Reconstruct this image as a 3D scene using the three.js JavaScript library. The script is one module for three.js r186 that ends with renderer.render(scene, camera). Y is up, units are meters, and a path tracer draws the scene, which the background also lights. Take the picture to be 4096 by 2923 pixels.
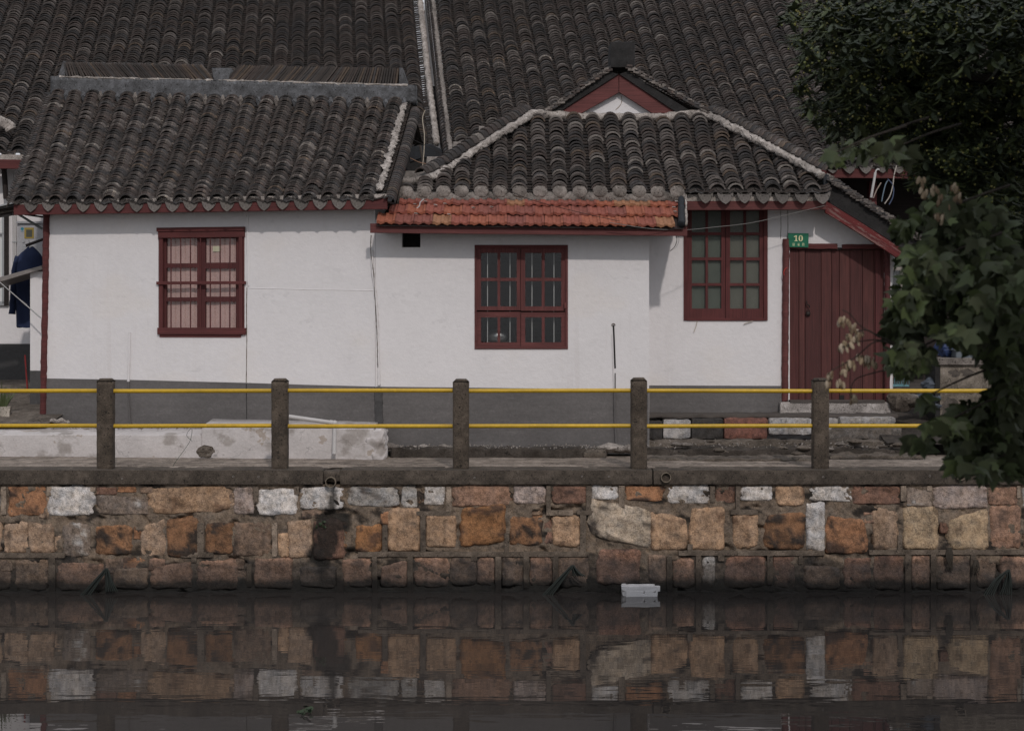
import * as THREE from 'three';
import { RoundedBoxGeometry } from 'three/addons/geometries/RoundedBoxGeometry.js';
import { mergeGeometries, mergeVertices } from 'three/addons/utils/BufferGeometryUtils.js';
import { ImprovedNoise } from 'three/addons/math/ImprovedNoise.js';

// ---------------------------------------------------------------- camera, sky, sun, exposure
const scene = new THREE.Scene();
const FOCAL = 6600, CX = 2048, CY = 1255, CAM_Z = 20, CAM_Y = 1.72;   // a level camera with a shifted lens; the wall plane is z = 0, the walkway y = 0
const camera = new THREE.PerspectiveCamera(2 * Math.atan(2923 / 2 / FOCAL) * 180 / Math.PI, 4096 / 2923, 0.1, 400);
camera.position.set(0, CAM_Y, CAM_Z);
camera.lookAt(0, CAM_Y, 0);
camera.setViewOffset(4096, 2923, 0, 1461.5 - CY, 4096, 2923);
camera.focus = CAM_Z; camera.userData.fStop = 4.5;                     // focused on the walls; the near leaves are a little soft
const renderer = new THREE.WebGLRenderer({ antialias: true });
renderer.setSize(1024, 730);
renderer.toneMapping = THREE.LinearToneMapping;
renderer.toneMappingExposure = 0.592;
renderer.shadowMap.enabled = true;
{
  const W = 64, H = 32, d = new Float32Array(W * H * 4);            // an even, hazy daylight sky
  for (let j = 0; j < H; j++) for (let i = 0; i < W; i++) {
    const el = (j + 0.5) / H * 2 - 1, k = Math.max(0, el), o = (j * W + i) * 4;
    d[o] = 1.06 - 0.12 * k; d[o + 1] = 1.07 - 0.07 * k; d[o + 2] = 1.12; d[o + 3] = 1;
  }
  const t = new THREE.DataTexture(d, W, H, THREE.RGBAFormat, THREE.FloatType);
  t.mapping = THREE.EquirectangularReflectionMapping; t.magFilter = THREE.LinearFilter; t.needsUpdate = true;
  scene.background = t; scene.environment = t;
}
const sun = new THREE.DirectionalLight(0xfff6f0, 2.2);
sun.position.set(0.22 * 30, 0.79 * 30, 30);
sun.target.position.set(0, 0, 0);
sun.castShadow = true; sun.shadow.radius = 3; sun.shadow.mapSize.set(4096, 4096);
Object.assign(sun.shadow.camera, { left: -14, right: 14, top: 14, bottom: -14, near: 1, far: 80 });
scene.add(sun, sun.target);

// ---------------------------------------------------------------- helpers
let seedState = 20240611;
const rnd = () => { seedState = (seedState + 0x6D2B79F5) | 0; let t = Math.imul(seedState ^ (seedState >>> 15), 1 | seedState); t = (t + Math.imul(t ^ (t >>> 7), 61 | t)) ^ t; return ((t ^ (t >>> 14)) >>> 0) / 4294967296; };
const rr = (a, b) => a + (b - a) * rnd();
const V = (x, y, z) => new THREE.Vector3(x, y, z);
const lerp = (a, b, t) => a + (b - a) * t, clamp = (x, a = 0, b = 1) => Math.min(b, Math.max(a, x));
const smooth = (a, b, x) => { const t = clamp((x - a) / (b - a)); return t * t * (3 - 2 * t); };
const IN = new ImprovedNoise();
const n3 = (x, y, z) => IN.noise(x, y, z);
const fbm = (x, y, z, o = 4) => { let s = 0, a = 0.5, f = 1; for (let i = 0; i < o; i++) { s += a * n3(x * f + 7.3 * i, y * f + 3.1 * i, z * f); a *= 0.5; f *= 2.03; } return s; };
const at = (px, py, z) => V((px - CX) * (CAM_Z - z) / FOCAL, CAM_Y + (CY - py) * (CAM_Z - z) / FOCAL, z);
const mpp = z => (CAM_Z - z) / FOCAL;                                // metres per photograph pixel at depth z

const taken = {};
const numbered = n => { const k = (taken[n] = (taken[n] ?? -1) + 1); return k ? `${n}_${String(k).padStart(3, '0')}` : n; };
const baseOf = new WeakMap();
function thing(name, label, category, base = V(0, 0, 0), group) {
  const g = new THREE.Group(); g.name = numbered(name); g.position.copy(base); baseOf.set(g, base.clone());
  g.userData = { label, category }; if (group) g.userData.group = group;
  scene.add(g); return g;
}
function fix(m) { m.castShadow = true; m.receiveShadow = true; return m; }
// a mesh whose geometry (or own position) is in world coordinates, hung under parent
function obj(name, geo, mat, parent) {
  const m = fix(new THREE.Mesh(geo, mat)); m.name = parent ? name : numbered(name);
  if (parent) { m.position.sub(baseOf.get(parent) ?? V(0, 0, 0)); parent.add(m); } else scene.add(m);
  return m;
}
function grp(name, parent) { const g = new THREE.Group(); g.name = name; g.position.sub(baseOf.get(parent) ?? V(0, 0, 0)); parent.add(g); return g; }
function place(name, geo, mat, parent, matrix) {
  const m = fix(new THREE.Mesh(geo, mat)); m.name = name; matrix.decompose(m.position, m.quaternion, m.scale);
  m.position.sub(baseOf.get(parent) ?? V(0, 0, 0)); parent.add(m); return m;
}
function structure(name, geo, mat) { const m = obj(name, geo, mat); m.userData.kind = 'structure'; return m; }
function tag(o, label, category, group) { o.userData = { ...o.userData, label, category }; if (group) o.userData.group = group; return o; }

// ---------------------------------------------------------------- textures (grain, dirt, wear; never light)
function hash2(x, y, s) { let h = Math.imul(x, 374761393) ^ Math.imul(y, 668265263) ^ Math.imul(s, 2246822519); h = Math.imul(h ^ (h >>> 13), 1274126177); return ((h ^ (h >>> 16)) >>> 0) / 4294967296; }
function vn(x, y, px, py, s) {
  const xi = Math.floor(x), yi = Math.floor(y), fx = x - xi, fy = y - yi, u = fx * fx * (3 - 2 * fx), v = fy * fy * (3 - 2 * fy);
  const w = (a, p) => ((a % p) + p) % p, x0 = w(xi, px), x1 = w(xi + 1, px), y0 = w(yi, py), y1 = w(yi + 1, py);
  return lerp(lerp(hash2(x0, y0, s), hash2(x1, y0, s), u), lerp(hash2(x0, y1, s), hash2(x1, y1, s), u), v);
}
function pf(u, v, fx, fy, s, o = 5) { let t = 0, a = 0.5, n = 0; for (let i = 0; i < o; i++) { t += a * vn(u * fx, v * fy, fx, fy, s + i * 17); n += a; a *= 0.55; fx *= 2; fy *= 2; } return t / n; }
function tex(size, metres, fn, srgb = true, sy = size, metresY = metres) {
  const d = new Uint8Array(size * sy * 4);
  for (let j = 0; j < sy; j++) for (let i = 0; i < size; i++) {
    const c = fn(i / size, j / sy), o = (j * size + i) * 4;
    for (let k = 0; k < 3; k++) d[o + k] = clamp(Array.isArray(c) ? c[k] : c) * 255;
    d[o + 3] = 255;
  }
  const t = new THREE.DataTexture(d, size, sy, THREE.RGBAFormat); t.wrapS = t.wrapT = THREE.RepeatWrapping;
  t.magFilter = THREE.LinearFilter; t.minFilter = THREE.LinearMipmapLinearFilter; t.generateMipmaps = true;
  t.repeat.set(1 / metres, 1 / metresY); if (srgb) t.colorSpace = THREE.SRGBColorSpace; t.needsUpdate = true; return t;
}
const T = {};
T.plaster = tex(1024, 4.3, (u, v) => {
  const big = pf(u, v, 3, 3, 1), mid = pf(u, v, 14, 11, 2), fine = pf(u, v, 120, 120, 3, 3), st = pf(u, v, 60, 3, 4, 4);
  const warm = smooth(0.52, 0.75, pf(u, v, 5, 7, 9)), run = smooth(0.62, 0.8, st) * smooth(0.45, 0.7, big) * 0.018, scuff = smooth(0.74, 0.82, pf(u, v, 26, 40, 12, 5)) * 0.03;
  const l = 0.965 - 0.03 * (mid - 0.5) - 0.035 * (big - 0.5) - 0.03 * (fine - 0.5) - run - scuff;
  return [l, l - 0.006 * warm - run * 0.2, l - 0.016 * warm - run * 0.4];
});
T.plasterBump = tex(1024, 2.3, (u, v) => 0.55 * pf(u, v, 6, 9, 21, 4) + 0.3 * pf(u, v, 40, 60, 22, 3) + 0.15 * pf(u, v, 220, 220, 23, 2), false);
T.paint = tex(512, 1.9, (u, v) => {                                  // the grey dado
  const a = pf(u, v, 5, 4, 31), f = pf(u, v, 90, 90, 32, 3), h = pf(u, v, 4, 40, 33, 4), l = 0.9 - 0.18 * (a - 0.5) - 0.12 * (f - 0.5) - 0.1 * (h - 0.5), pale = smooth(0.72, 0.8, pf(u, v, 22, 60, 34)) * 0.1;
  return [l + pale, l + pale, l + pale];
});
T.wood = tex(1024, 1.1, (u, v) => {                                  // grain runs along u; old paint worn to paler wood in slivers
  const g = pf(u, v, 3, 60, 41, 5), g2 = pf(u, v, 6, 180, 42, 3), b = pf(u, v, 4, 3, 43), l = 0.86 - 0.34 * (g - 0.5) - 0.22 * (g2 - 0.5) - 0.2 * (b - 0.5);
  const chip = smooth(0.69, 0.73, pf(u, v, 14, 70, 44, 5) * 0.75 + 0.25 * pf(u, v, 60, 60, 45, 2)) * 0.5;
  return [l + chip * 0.1, l + chip * 0.3, l + chip * 0.3];
}, true, 512, 0.55);
T.woodBump = tex(512, 1.1, (u, v) => 0.6 * pf(u, v, 3, 60, 41, 5) + 0.4 * pf(u, v, 6, 180, 42, 3), false, 512, 0.55);
T.peel = tex(1024, 1.3, (u, v) => {                                  // the weathered barge board: paint flaking off in long scraps
  const g = pf(u, v, 3, 40, 141, 5), l = 0.8 - 0.3 * (g - 0.5), chip = smooth(0.54, 0.58, 0.7 * pf(u, v, 7, 26, 144, 6) + 0.3 * pf(u, v, 50, 90, 145, 3));
  return [l + chip * 0.2, lerp(l * 0.33, 0.78, chip), lerp(l * 0.33, 0.74, chip)];
}, true, 512, 0.6);
T.stone = tex(1024, 0.9, (u, v) => {
  const s = pf(u, v, 150, 150, 51, 3), m = pf(u, v, 26, 26, 52, 5), b = pf(u, v, 6, 6, 53, 4), vein = smooth(0.03, 0, Math.abs(pf(u, v, 9, 9, 54, 5) - 0.5)) * 0.18;
  const l = 0.84 - 0.5 * (s - 0.5) - 0.42 * (m - 0.5) - 0.3 * (b - 0.5) - vein, w = pf(u, v, 12, 12, 55, 4) - 0.5;
  return [l + 0.06 * w, l, l - 0.08 * w];
});
T.stoneBump = tex(512, 0.6, (u, v) => 0.45 * pf(u, v, 9, 9, 56, 5) + 0.35 * pf(u, v, 40, 40, 57, 4) + 0.2 * pf(u, v, 120, 120, 58, 2), false);
T.concrete = tex(1024, 1.1, (u, v) => {
  const s = pf(u, v, 170, 170, 61, 2), m = pf(u, v, 16, 16, 62, 5), b = pf(u, v, 4, 4, 63, 4), pit = smooth(0.7, 0.76, pf(u, v, 60, 60, 64, 3)), pale = smooth(0.72, 0.78, pf(u, v, 46, 46, 65, 3));
  const l = 0.78 - 0.34 * (s - 0.5) - 0.4 * (m - 0.5) - 0.35 * (b - 0.5) - 0.35 * pit + 0.14 * pale;
  return [l, l - 0.015, l - 0.035];
});
T.ground = tex(1024, 2.6, (u, v) => {
  const s = pf(u, v, 200, 200, 71, 2), m = pf(u, v, 26, 20, 72, 5), b = pf(u, v, 5, 5, 73, 5), crack = smooth(0.012, 0, Math.abs(pf(u, v, 5, 7, 74, 6) - 0.5)) * 0.4, grit = smooth(0.74, 0.8, pf(u, v, 90, 90, 75, 3));
  const l = 0.76 - 0.24 * (s - 0.5) - 0.45 * (m - 0.5) - 0.4 * (b - 0.5) - crack + 0.2 * grit;
  return [l, l - 0.02, l - 0.05];
});
T.tile = tex(512, 1, (u, v) => {
  const m = pf(u, v, 5, 5, 81, 5), f = pf(u, v, 60, 60, 82, 2), lich = smooth(0.69, 0.74, pf(u, v, 11, 11, 83, 5)), l = 0.62 - 0.4 * (m - 0.5) - 0.25 * (f - 0.5);
  return [l + 0.3 * lich, l + 0.29 * lich, l + 0.26 * lich];
});
T.limewash = tex(1024, 2.2, (u, v) => {
  const m = pf(u, v, 9, 12, 171, 5), f = pf(u, v, 110, 110, 172, 3), d = smooth(0.56, 0.7, pf(u, v, 7, 10, 173, 6)), crack = smooth(0.006, 0, Math.abs(pf(u, v, 3, 3, 174, 6) - 0.5)) * 0.3 * smooth(0.5, 0.6, pf(u, v, 4, 4, 175)), bare = smooth(0.7, 0.73, pf(u, v, 12, 14, 176, 5));
  const l = 0.95 - 0.12 * (m - 0.5) - 0.08 * (f - 0.5) - 0.16 * d - 0.5 * crack - 0.12 * bare;
  return [l, l - 0.01 * d - 0.03 * bare, l - 0.025 * d - 0.07 * bare];
});
T.clay = tex(512, 1, (u, v) => { const m = pf(u, v, 6, 6, 181, 5), f = pf(u, v, 70, 70, 182, 2), l = 0.82 - 0.3 * (m - 0.5) - 0.18 * (f - 0.5); return [l, l - 0.03 * (m - 0.5), l - 0.05 * (m - 0.5)]; });
T.fabric = tex(256, 0.5, (u, v) => 0.85 - 0.2 * (pf(u, v, 90, 90, 91, 2) - 0.5) - 0.12 * (pf(u, v, 5, 3, 92) - 0.5));
T.foam = tex(256, 0.12, (u, v) => 0.92 - 0.14 * (pf(u, v, 24, 24, 95, 3) - 0.5));
T.water = tex(1024, 9, (u, v) => 0.5 * pf(u, v, 8, 24, 101, 4) + 0.28 * pf(u, v, 26, 90, 102, 3) + 0.22 * smooth(0.5, 0.8, pf(u, v, 3, 9, 103, 3)) * pf(u, v, 50, 190, 104, 2), false, 1024, 9);

// ---------------------------------------------------------------- materials; colours are linear base colours
const lin = c => { c /= 255; return c <= 0.04045 ? c / 12.92 : ((c + 0.055) / 1.055) ** 2.4; };
const RGB = (r, g, b) => new THREE.Color().setRGB(r, g, b);
const read = (r, g, b, k = 0.5) => RGB(Math.min(0.85, lin(r) / k), Math.min(0.85, lin(g) / k), Math.min(0.85, lin(b) / k));   // a sunlit tone in the photograph back to its base colour
function mat(color, map, bump, bumpScale = 0.004, rough = 0.85, extra = {}) {
  return new THREE.MeshStandardMaterial({ color, map: map ?? null, bumpMap: bump ?? null, bumpScale, roughness: rough, ...extra });
}
const M = {
  white: mat(RGB(0.79, 0.77, 0.775), T.plaster, T.plasterBump, 0.007, 0.9),
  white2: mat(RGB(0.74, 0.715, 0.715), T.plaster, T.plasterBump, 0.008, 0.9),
  dado: mat(RGB(0.16, 0.15, 0.147), T.paint, T.plasterBump, 0.008, 0.85),
  dadoDark: mat(RGB(0.085, 0.083, 0.083), T.paint, T.plasterBump, 0.008, 0.85),
  red: mat(RGB(0.128, 0.032, 0.031), T.wood, T.woodBump, 0.003, 0.85),
  redLight: mat(RGB(0.155, 0.048, 0.045), T.wood, T.woodBump, 0.003, 0.85),
  redDoor: mat(RGB(0.108, 0.026, 0.026), T.wood, T.woodBump, 0.003, 0.8),
  peel: mat(RGB(0.17, 0.15, 0.15), T.peel, T.woodBump, 0.003, 0.75),
  darkWood: mat(RGB(0.03, 0.02, 0.018), T.wood, T.woodBump, 0.003, 0.8),
  oldWood: mat(RGB(0.1, 0.085, 0.075), T.wood, T.woodBump, 0.004, 0.9),
  mortar: mat(RGB(0.3, 0.275, 0.26), T.concrete, T.stoneBump, 0.012, 0.95),
  mortarWhite: mat(RGB(0.54, 0.505, 0.485), T.concrete, T.stoneBump, 0.012, 0.95),
  ridgeGrey: mat(RGB(0.16, 0.17, 0.19), T.concrete, T.stoneBump, 0.006, 0.9),
  black: mat(RGB(0.024, 0.023, 0.024), T.concrete, T.stoneBump, 0.006, 0.85),
  navy: mat(RGB(0.016, 0.022, 0.032), T.concrete, T.stoneBump, 0.004, 0.7),
  concrete: mat(RGB(0.165, 0.14, 0.118), T.concrete, T.stoneBump, 0.008, 0.95),
  coping: mat(RGB(0.125, 0.104, 0.086), T.concrete, T.stoneBump, 0.01, 0.95),
  post: mat(RGB(0.13, 0.105, 0.083), T.concrete, T.stoneBump, 0.012, 0.95),
  deck: mat(RGB(0.4, 0.35, 0.315), T.ground, T.stoneBump, 0.01, 0.95),
  dirt: mat(RGB(0.21, 0.185, 0.165), T.ground, T.stoneBump, 0.02, 1),
  darkKerb: mat(RGB(0.092, 0.08, 0.072), T.ground, T.stoneBump, 0.02, 1),
  plinth: mat(RGB(0.6, 0.565, 0.555), T.limewash, T.plasterBump, 0.012, 0.95),
  yellow: mat(RGB(0.68, 0.425, 0.02), T.paint, null, 0, 0.42),
  pvc: mat(RGB(0.72, 0.7, 0.69), T.fabric, null, 0, 0.45),
  steel: mat(RGB(0.4, 0.4, 0.4), null, null, 0, 0.35, { metalness: 0.9 }),
  iron: mat(RGB(0.04, 0.032, 0.03), T.concrete, null, 0, 0.6, { metalness: 0.5 }),
  glass: new THREE.MeshPhysicalMaterial({ color: RGB(0.92, 0.94, 0.93), transmission: 1, thickness: 0, roughness: 0.06, ior: 1.5 }),
  dusty: new THREE.MeshPhysicalMaterial({ color: RGB(0.8, 0.84, 0.8), transmission: 1, thickness: 0, roughness: 0.28, ior: 1.5 }),
  foam: mat(RGB(0.74, 0.73, 0.74), T.foam, T.foam, 0.002, 0.8),
  water: new THREE.MeshPhysicalMaterial({ color: RGB(0.036, 0.032, 0.03), roughness: 0.008, ior: 1.42, bumpMap: T.water, bumpScale: 0.0022 }),
  jacket: mat(RGB(0.02, 0.034, 0.095), T.fabric, T.fabric, 0.001, 0.95),
  bark: mat(RGB(0.05, 0.04, 0.032), T.concrete, T.stoneBump, 0.01, 0.95),
};

// ---------------------------------------------------------------- geometry helpers
// uv in metres from the dominant axis of each face; grain: the axis that u follows
function triUV(g, grain = 'x', jitter = true) {
  g = g.index ? g.toNonIndexed() : g;
  const p = g.attributes.position, n = g.attributes.normal, uv = new Float32Array(p.count * 2), ox = jitter ? rnd() * 3 : 0, oy = jitter ? rnd() * 3 : 0;
  for (let i = 0; i < p.count; i += 3) {
    let a = 0, b = 0, c = 0;
    for (let k = 0; k < 3; k++) { a += n.getX(i + k); b += n.getY(i + k); c += n.getZ(i + k); }
    a = Math.abs(a); b = Math.abs(b); c = Math.abs(c);
    for (let k = 0; k < 3; k++) {
      const x = p.getX(i + k), y = p.getY(i + k), z = p.getZ(i + k);
      let u, v;
      if (c >= a && c >= b) { u = x; v = y; if (grain === 'y') { u = y; v = x; } }
      else if (b >= a) { u = x; v = z; if (grain === 'z') { u = z; v = x; } }
      else { u = z; v = y; if (grain === 'y') { u = y; v = z; } }
      uv[(i + k) * 2] = u + ox; uv[(i + k) * 2 + 1] = v + oy;
    }
  }
  g.setAttribute('uv', new THREE.BufferAttribute(uv, 2)); return g;
}
function box(x0, x1, y0, y1, z0, z1, r = 0.004, grain) {
  const w = Math.abs(x1 - x0), h = Math.abs(y1 - y0), d = Math.abs(z1 - z0);
  const g = r > 0 ? new RoundedBoxGeometry(w, h, d, 1, Math.min(r, w / 2.2, h / 2.2, d / 2.2)) : new THREE.BoxGeometry(w, h, d);
  g.translate((x0 + x1) / 2, (y0 + y1) / 2, (z0 + z1) / 2);
  return triUV(g, grain ?? (h > w && h > d ? 'y' : d > w ? 'z' : 'x'));
}
const pbox = (px0, px1, py0, py1, z, depth, r = 0.004, grain) => { const a = at(px0, py1, z), b = at(px1, py0, z); return box(a.x, b.x, a.y, b.y, z - depth, z, r, grain); };
function noisy(g, amp, freq) {                                       // moves vertices by a noise of their own position: seams stay closed
  const p = g.attributes.position;
  for (let i = 0; i < p.count; i++) {
    const x = p.getX(i) * freq, y = p.getY(i) * freq, z = p.getZ(i) * freq;
    p.setXYZ(i, p.getX(i) + amp * fbm(x + 11, y, z, 3) * 2, p.getY(i) + amp * fbm(x, y + 23, z, 3) * 2, p.getZ(i) + amp * fbm(x, y, z + 37, 3) * 2);
  }
  g.computeVertexNormals(); return g;
}
function roughBox(x0, x1, y0, y1, z0, z1, amp = 0.01, seg = 0.06, freq = 9, round = 0.02) {
  const w = x1 - x0, h = y1 - y0, d = z1 - z0, c = (l, m) => Math.max(2, Math.min(m, Math.round(l / seg)));
  let g = new THREE.BoxGeometry(w, h, d, c(w, 160), c(h, 30), c(d, 30));
  const p = g.attributes.position, hx = w / 2, hy = h / 2, hz = d / 2;
  for (let i = 0; i < p.count; i++) {                                // pull the corners in to a rounded edge
    const q = [p.getX(i), p.getY(i), p.getZ(i)], H = [hx, hy, hz], r = Math.min(round, hx, hy, hz), inn = q.map((v, k) => clamp(v, -H[k] + r, H[k] - r)), o = q.map((v, k) => v - inn[k]), l = Math.hypot(...o);
    if (l > 1e-6) p.setXYZ(i, ...inn.map((v, k) => v + o[k] / l * r));
  }
  g.translate((x0 + x1) / 2, (y0 + y1) / 2, (z0 + z1) / 2);
  g.deleteAttribute('uv'); g = mergeVertices(g, 1e-4); noisy(g, amp, freq);
  return triUV(g);
}
function prism(pts, z, depth, bevel = 0) {                           // pts: Vector3 or [x, y] outline in the plane z, going back by depth
  const s = new THREE.Shape(pts.map(p => new THREE.Vector2(p.x ?? p[0], p.y ?? p[1])));
  const g = new THREE.ExtrudeGeometry(s, { depth: depth - 2 * bevel, bevelEnabled: bevel > 0, bevelSize: bevel, bevelOffset: -bevel, bevelThickness: bevel, bevelSegments: 1, steps: 1 });
  g.translate(0, 0, z - depth + bevel); return g;
}
const rectPath = (x0, x1, y0, y1, P = THREE.Path) => { const s = new P(); s.moveTo(x0, y0); s.lineTo(x1, y0); s.lineTo(x1, y1); s.lineTo(x0, y1); s.closePath(); return s; };
function wall(outline, holes, z, depth) {
  const s = new THREE.Shape(outline.map(p => new THREE.Vector2(p[0], p[1])));
  for (const h of holes) s.holes.push(rectPath(...h));
  const g = new THREE.ExtrudeGeometry(s, { depth, bevelEnabled: false }); g.translate(0, 0, z - depth); return g;
}
function tube(points, r, radial = 6, seg) { return new THREE.TubeGeometry(new THREE.CatmullRomCurve3(points), seg ?? Math.max(2, points.length * 4), r, radial, false); }
function bar(a, b, r, radial = 8) {
  const d = b.clone().sub(a), g = new THREE.CylinderGeometry(r, r, d.length(), radial); g.applyQuaternion(new THREE.Quaternion().setFromUnitVectors(V(0, 1, 0), d.clone().normalize()));
  g.translate((a.x + b.x) / 2, (a.y + b.y) / 2, (a.z + b.z) / 2); return g;
}
function roughStrip(pts, w, h, amp = 0.012, up = V(0, 0.8, 0.6), n = 60, flat = 10) {   // a hand-laid band of mortar along a line
  const c = new THREE.CatmullRomCurve3(pts), pos = [], idx = [], R = flat;
  for (let i = 0; i <= n; i++) {
    const t = i / n, p = c.getPoint(t), tan = c.getTangent(t), side = tan.clone().cross(up).normalize(), nn = side.clone().cross(tan).normalize();
    for (let k = 0; k < R; k++) {
      const a = k / R * Math.PI * 2, x = Math.cos(a) * w / 2, y = Math.sin(a) * h / 2, q = p.clone().addScaledVector(side, x).addScaledVector(nn, y);
      const f = 13; q.addScaledVector(side, amp * 2 * fbm(q.x * f, q.y * f, q.z * f + k, 3) * Math.sign(x)).addScaledVector(nn, amp * fbm(q.x * f + 5, q.y * f, q.z * f, 3));
      pos.push(q.x, q.y, q.z);
    }
    if (i < n) for (let k = 0; k < R; k++) { const a = i * R + k, b = i * R + (k + 1) % R; idx.push(a, a + R, b, b, a + R, b + R); }
  }
  for (const [o, s] of [[0, 1], [n * R, -1]]) for (let k = 1; k < R - 1; k++) idx.push(o, o + (s > 0 ? k : k + 1), o + (s > 0 ? k + 1 : k));
  const g = new THREE.BufferGeometry(); g.setAttribute('position', new THREE.Float32BufferAttribute(pos, 3)); g.setIndex(idx); g.computeVertexNormals(); return triUV(g);
}
function basis(o, x, y, z) { return new THREE.Matrix4().makeBasis(x, y, z).setPosition(o); }

// a wall plane that may be turned: local x runs along the wall, local z out of it
class Frame {
  constructor(origin, turn) { this.m = new THREE.Matrix4().makeRotationY(turn).setPosition(origin); this.inv = this.m.clone().invert(); this.cam = V(0, CAM_Y, CAM_Z).applyMatrix4(this.inv); }
  hit(px, py, z = 0) {
    const d = V((px - CX) / FOCAL, (CY - py) / FOCAL, -1).transformDirection(this.inv), t = (z - this.cam.z) / d.z;
    return V(this.cam.x + d.x * t, this.cam.y + d.y * t, z);
  }
  rect(px0, px1, py0, py1, z = 0) { const my = (py0 + py1) / 2, mx = (px0 + px1) / 2; return [this.hit(px0, my, z).x, this.hit(px1, my, z).x, this.hit(mx, py1, z).y, this.hit(mx, py0, z).y]; }
  put(g) { return g.applyMatrix4(this.m); }
  box(px0, px1, py0, py1, z, depth, r = 0.004, grain) { const [a, b, c, d] = this.rect(px0, px1, py0, py1, z); return this.put(box(a, b, c, d, z - depth, z, r, grain)); }
  world(px, py, z = 0) { return this.hit(px, py, z).applyMatrix4(this.m); }
}

// ---------------------------------------------------------------- the setting: water, walkway, ground
const QZ = 1.8, WATER_Y = -1.352;                                     // face of the quay, level of the canal
{
  const g = new THREE.PlaneGeometry(120, 15.2); g.rotateX(-Math.PI / 2); g.translate(0, WATER_Y, QZ - 0.4 + 7.6);
  const uv = g.attributes.uv, p = g.attributes.position; for (let i = 0; i < uv.count; i++) uv.setXY(i, p.getX(i), p.getZ(i));
  structure('canal_water', g, M.water);
}
function sheet(x0, x1, z0, z1, nx, nz, height) {
  const pos = [], uv = [], idx = [];
  for (let j = 0; j <= nz; j++) for (let i = 0; i <= nx; i++) { const x = lerp(x0, x1, i / nx), z = lerp(z0, z1, j / nz); pos.push(x, height(x, z), z); uv.push(x, z); }
  for (let j = 0; j < nz; j++) for (let i = 0; i < nx; i++) { const a = j * (nx + 1) + i, b = a + nx + 1; idx.push(a, b, a + 1, a + 1, b, b + 1); }
  const g = new THREE.BufferGeometry(); g.setAttribute('position', new THREE.Float32BufferAttribute(pos, 3)); g.setAttribute('uv', new THREE.Float32BufferAttribute(uv, 2)); g.setIndex(idx); g.computeVertexNormals(); return g;
}
structure('ground', sheet(-150, 150, -220, 1.2, 30, 20, () => -0.05), M.dirt);
structure('walkway', sheet(-14, 14, -1.4, 1.6, 560, 60, (x, z) => 0.002 + 0.012 * fbm(x * 1.3, z * 1.3, 2, 4) + 0.012 * Math.max(0, fbm(x * 0.9 + 4, z * 3, 8, 4)) * smooth(1.5, 0.9, z) - 0.006 * smooth(0.03, 0, Math.abs(fbm(x * 0.8, z * 2.2, 5, 5)))), M.deck);
structure('near_bank', box(-60, 60, -2.5, -0.02, 16.4, 60, 0.02), M.dirt);
{
  // the yards beside and behind the cottages lie higher than the walkway and slope up from it
  const l = at(176, 1600, -1.0).x;
  structure('yard_ground', sheet(-14, l + 0.25, -4.6, -0.15, 70, 50, (x, z) => 0.29 + 0.115 * clamp(0.4 - z, 0, 4.2) + 0.03 * fbm(x * 3, z * 3, 1, 4)), M.dirt);
  structure('side_yard_ground', sheet(at(3500, 1600, -0.6).x, 15, -5.5, 0.1, 90, 60, (x, z) => 0.16 + 0.17 * clamp(0.1 - z, 0, 3.2) + 0.05 * fbm(x * 3, z * 3, 4, 4)), M.darkKerb);
}

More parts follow.
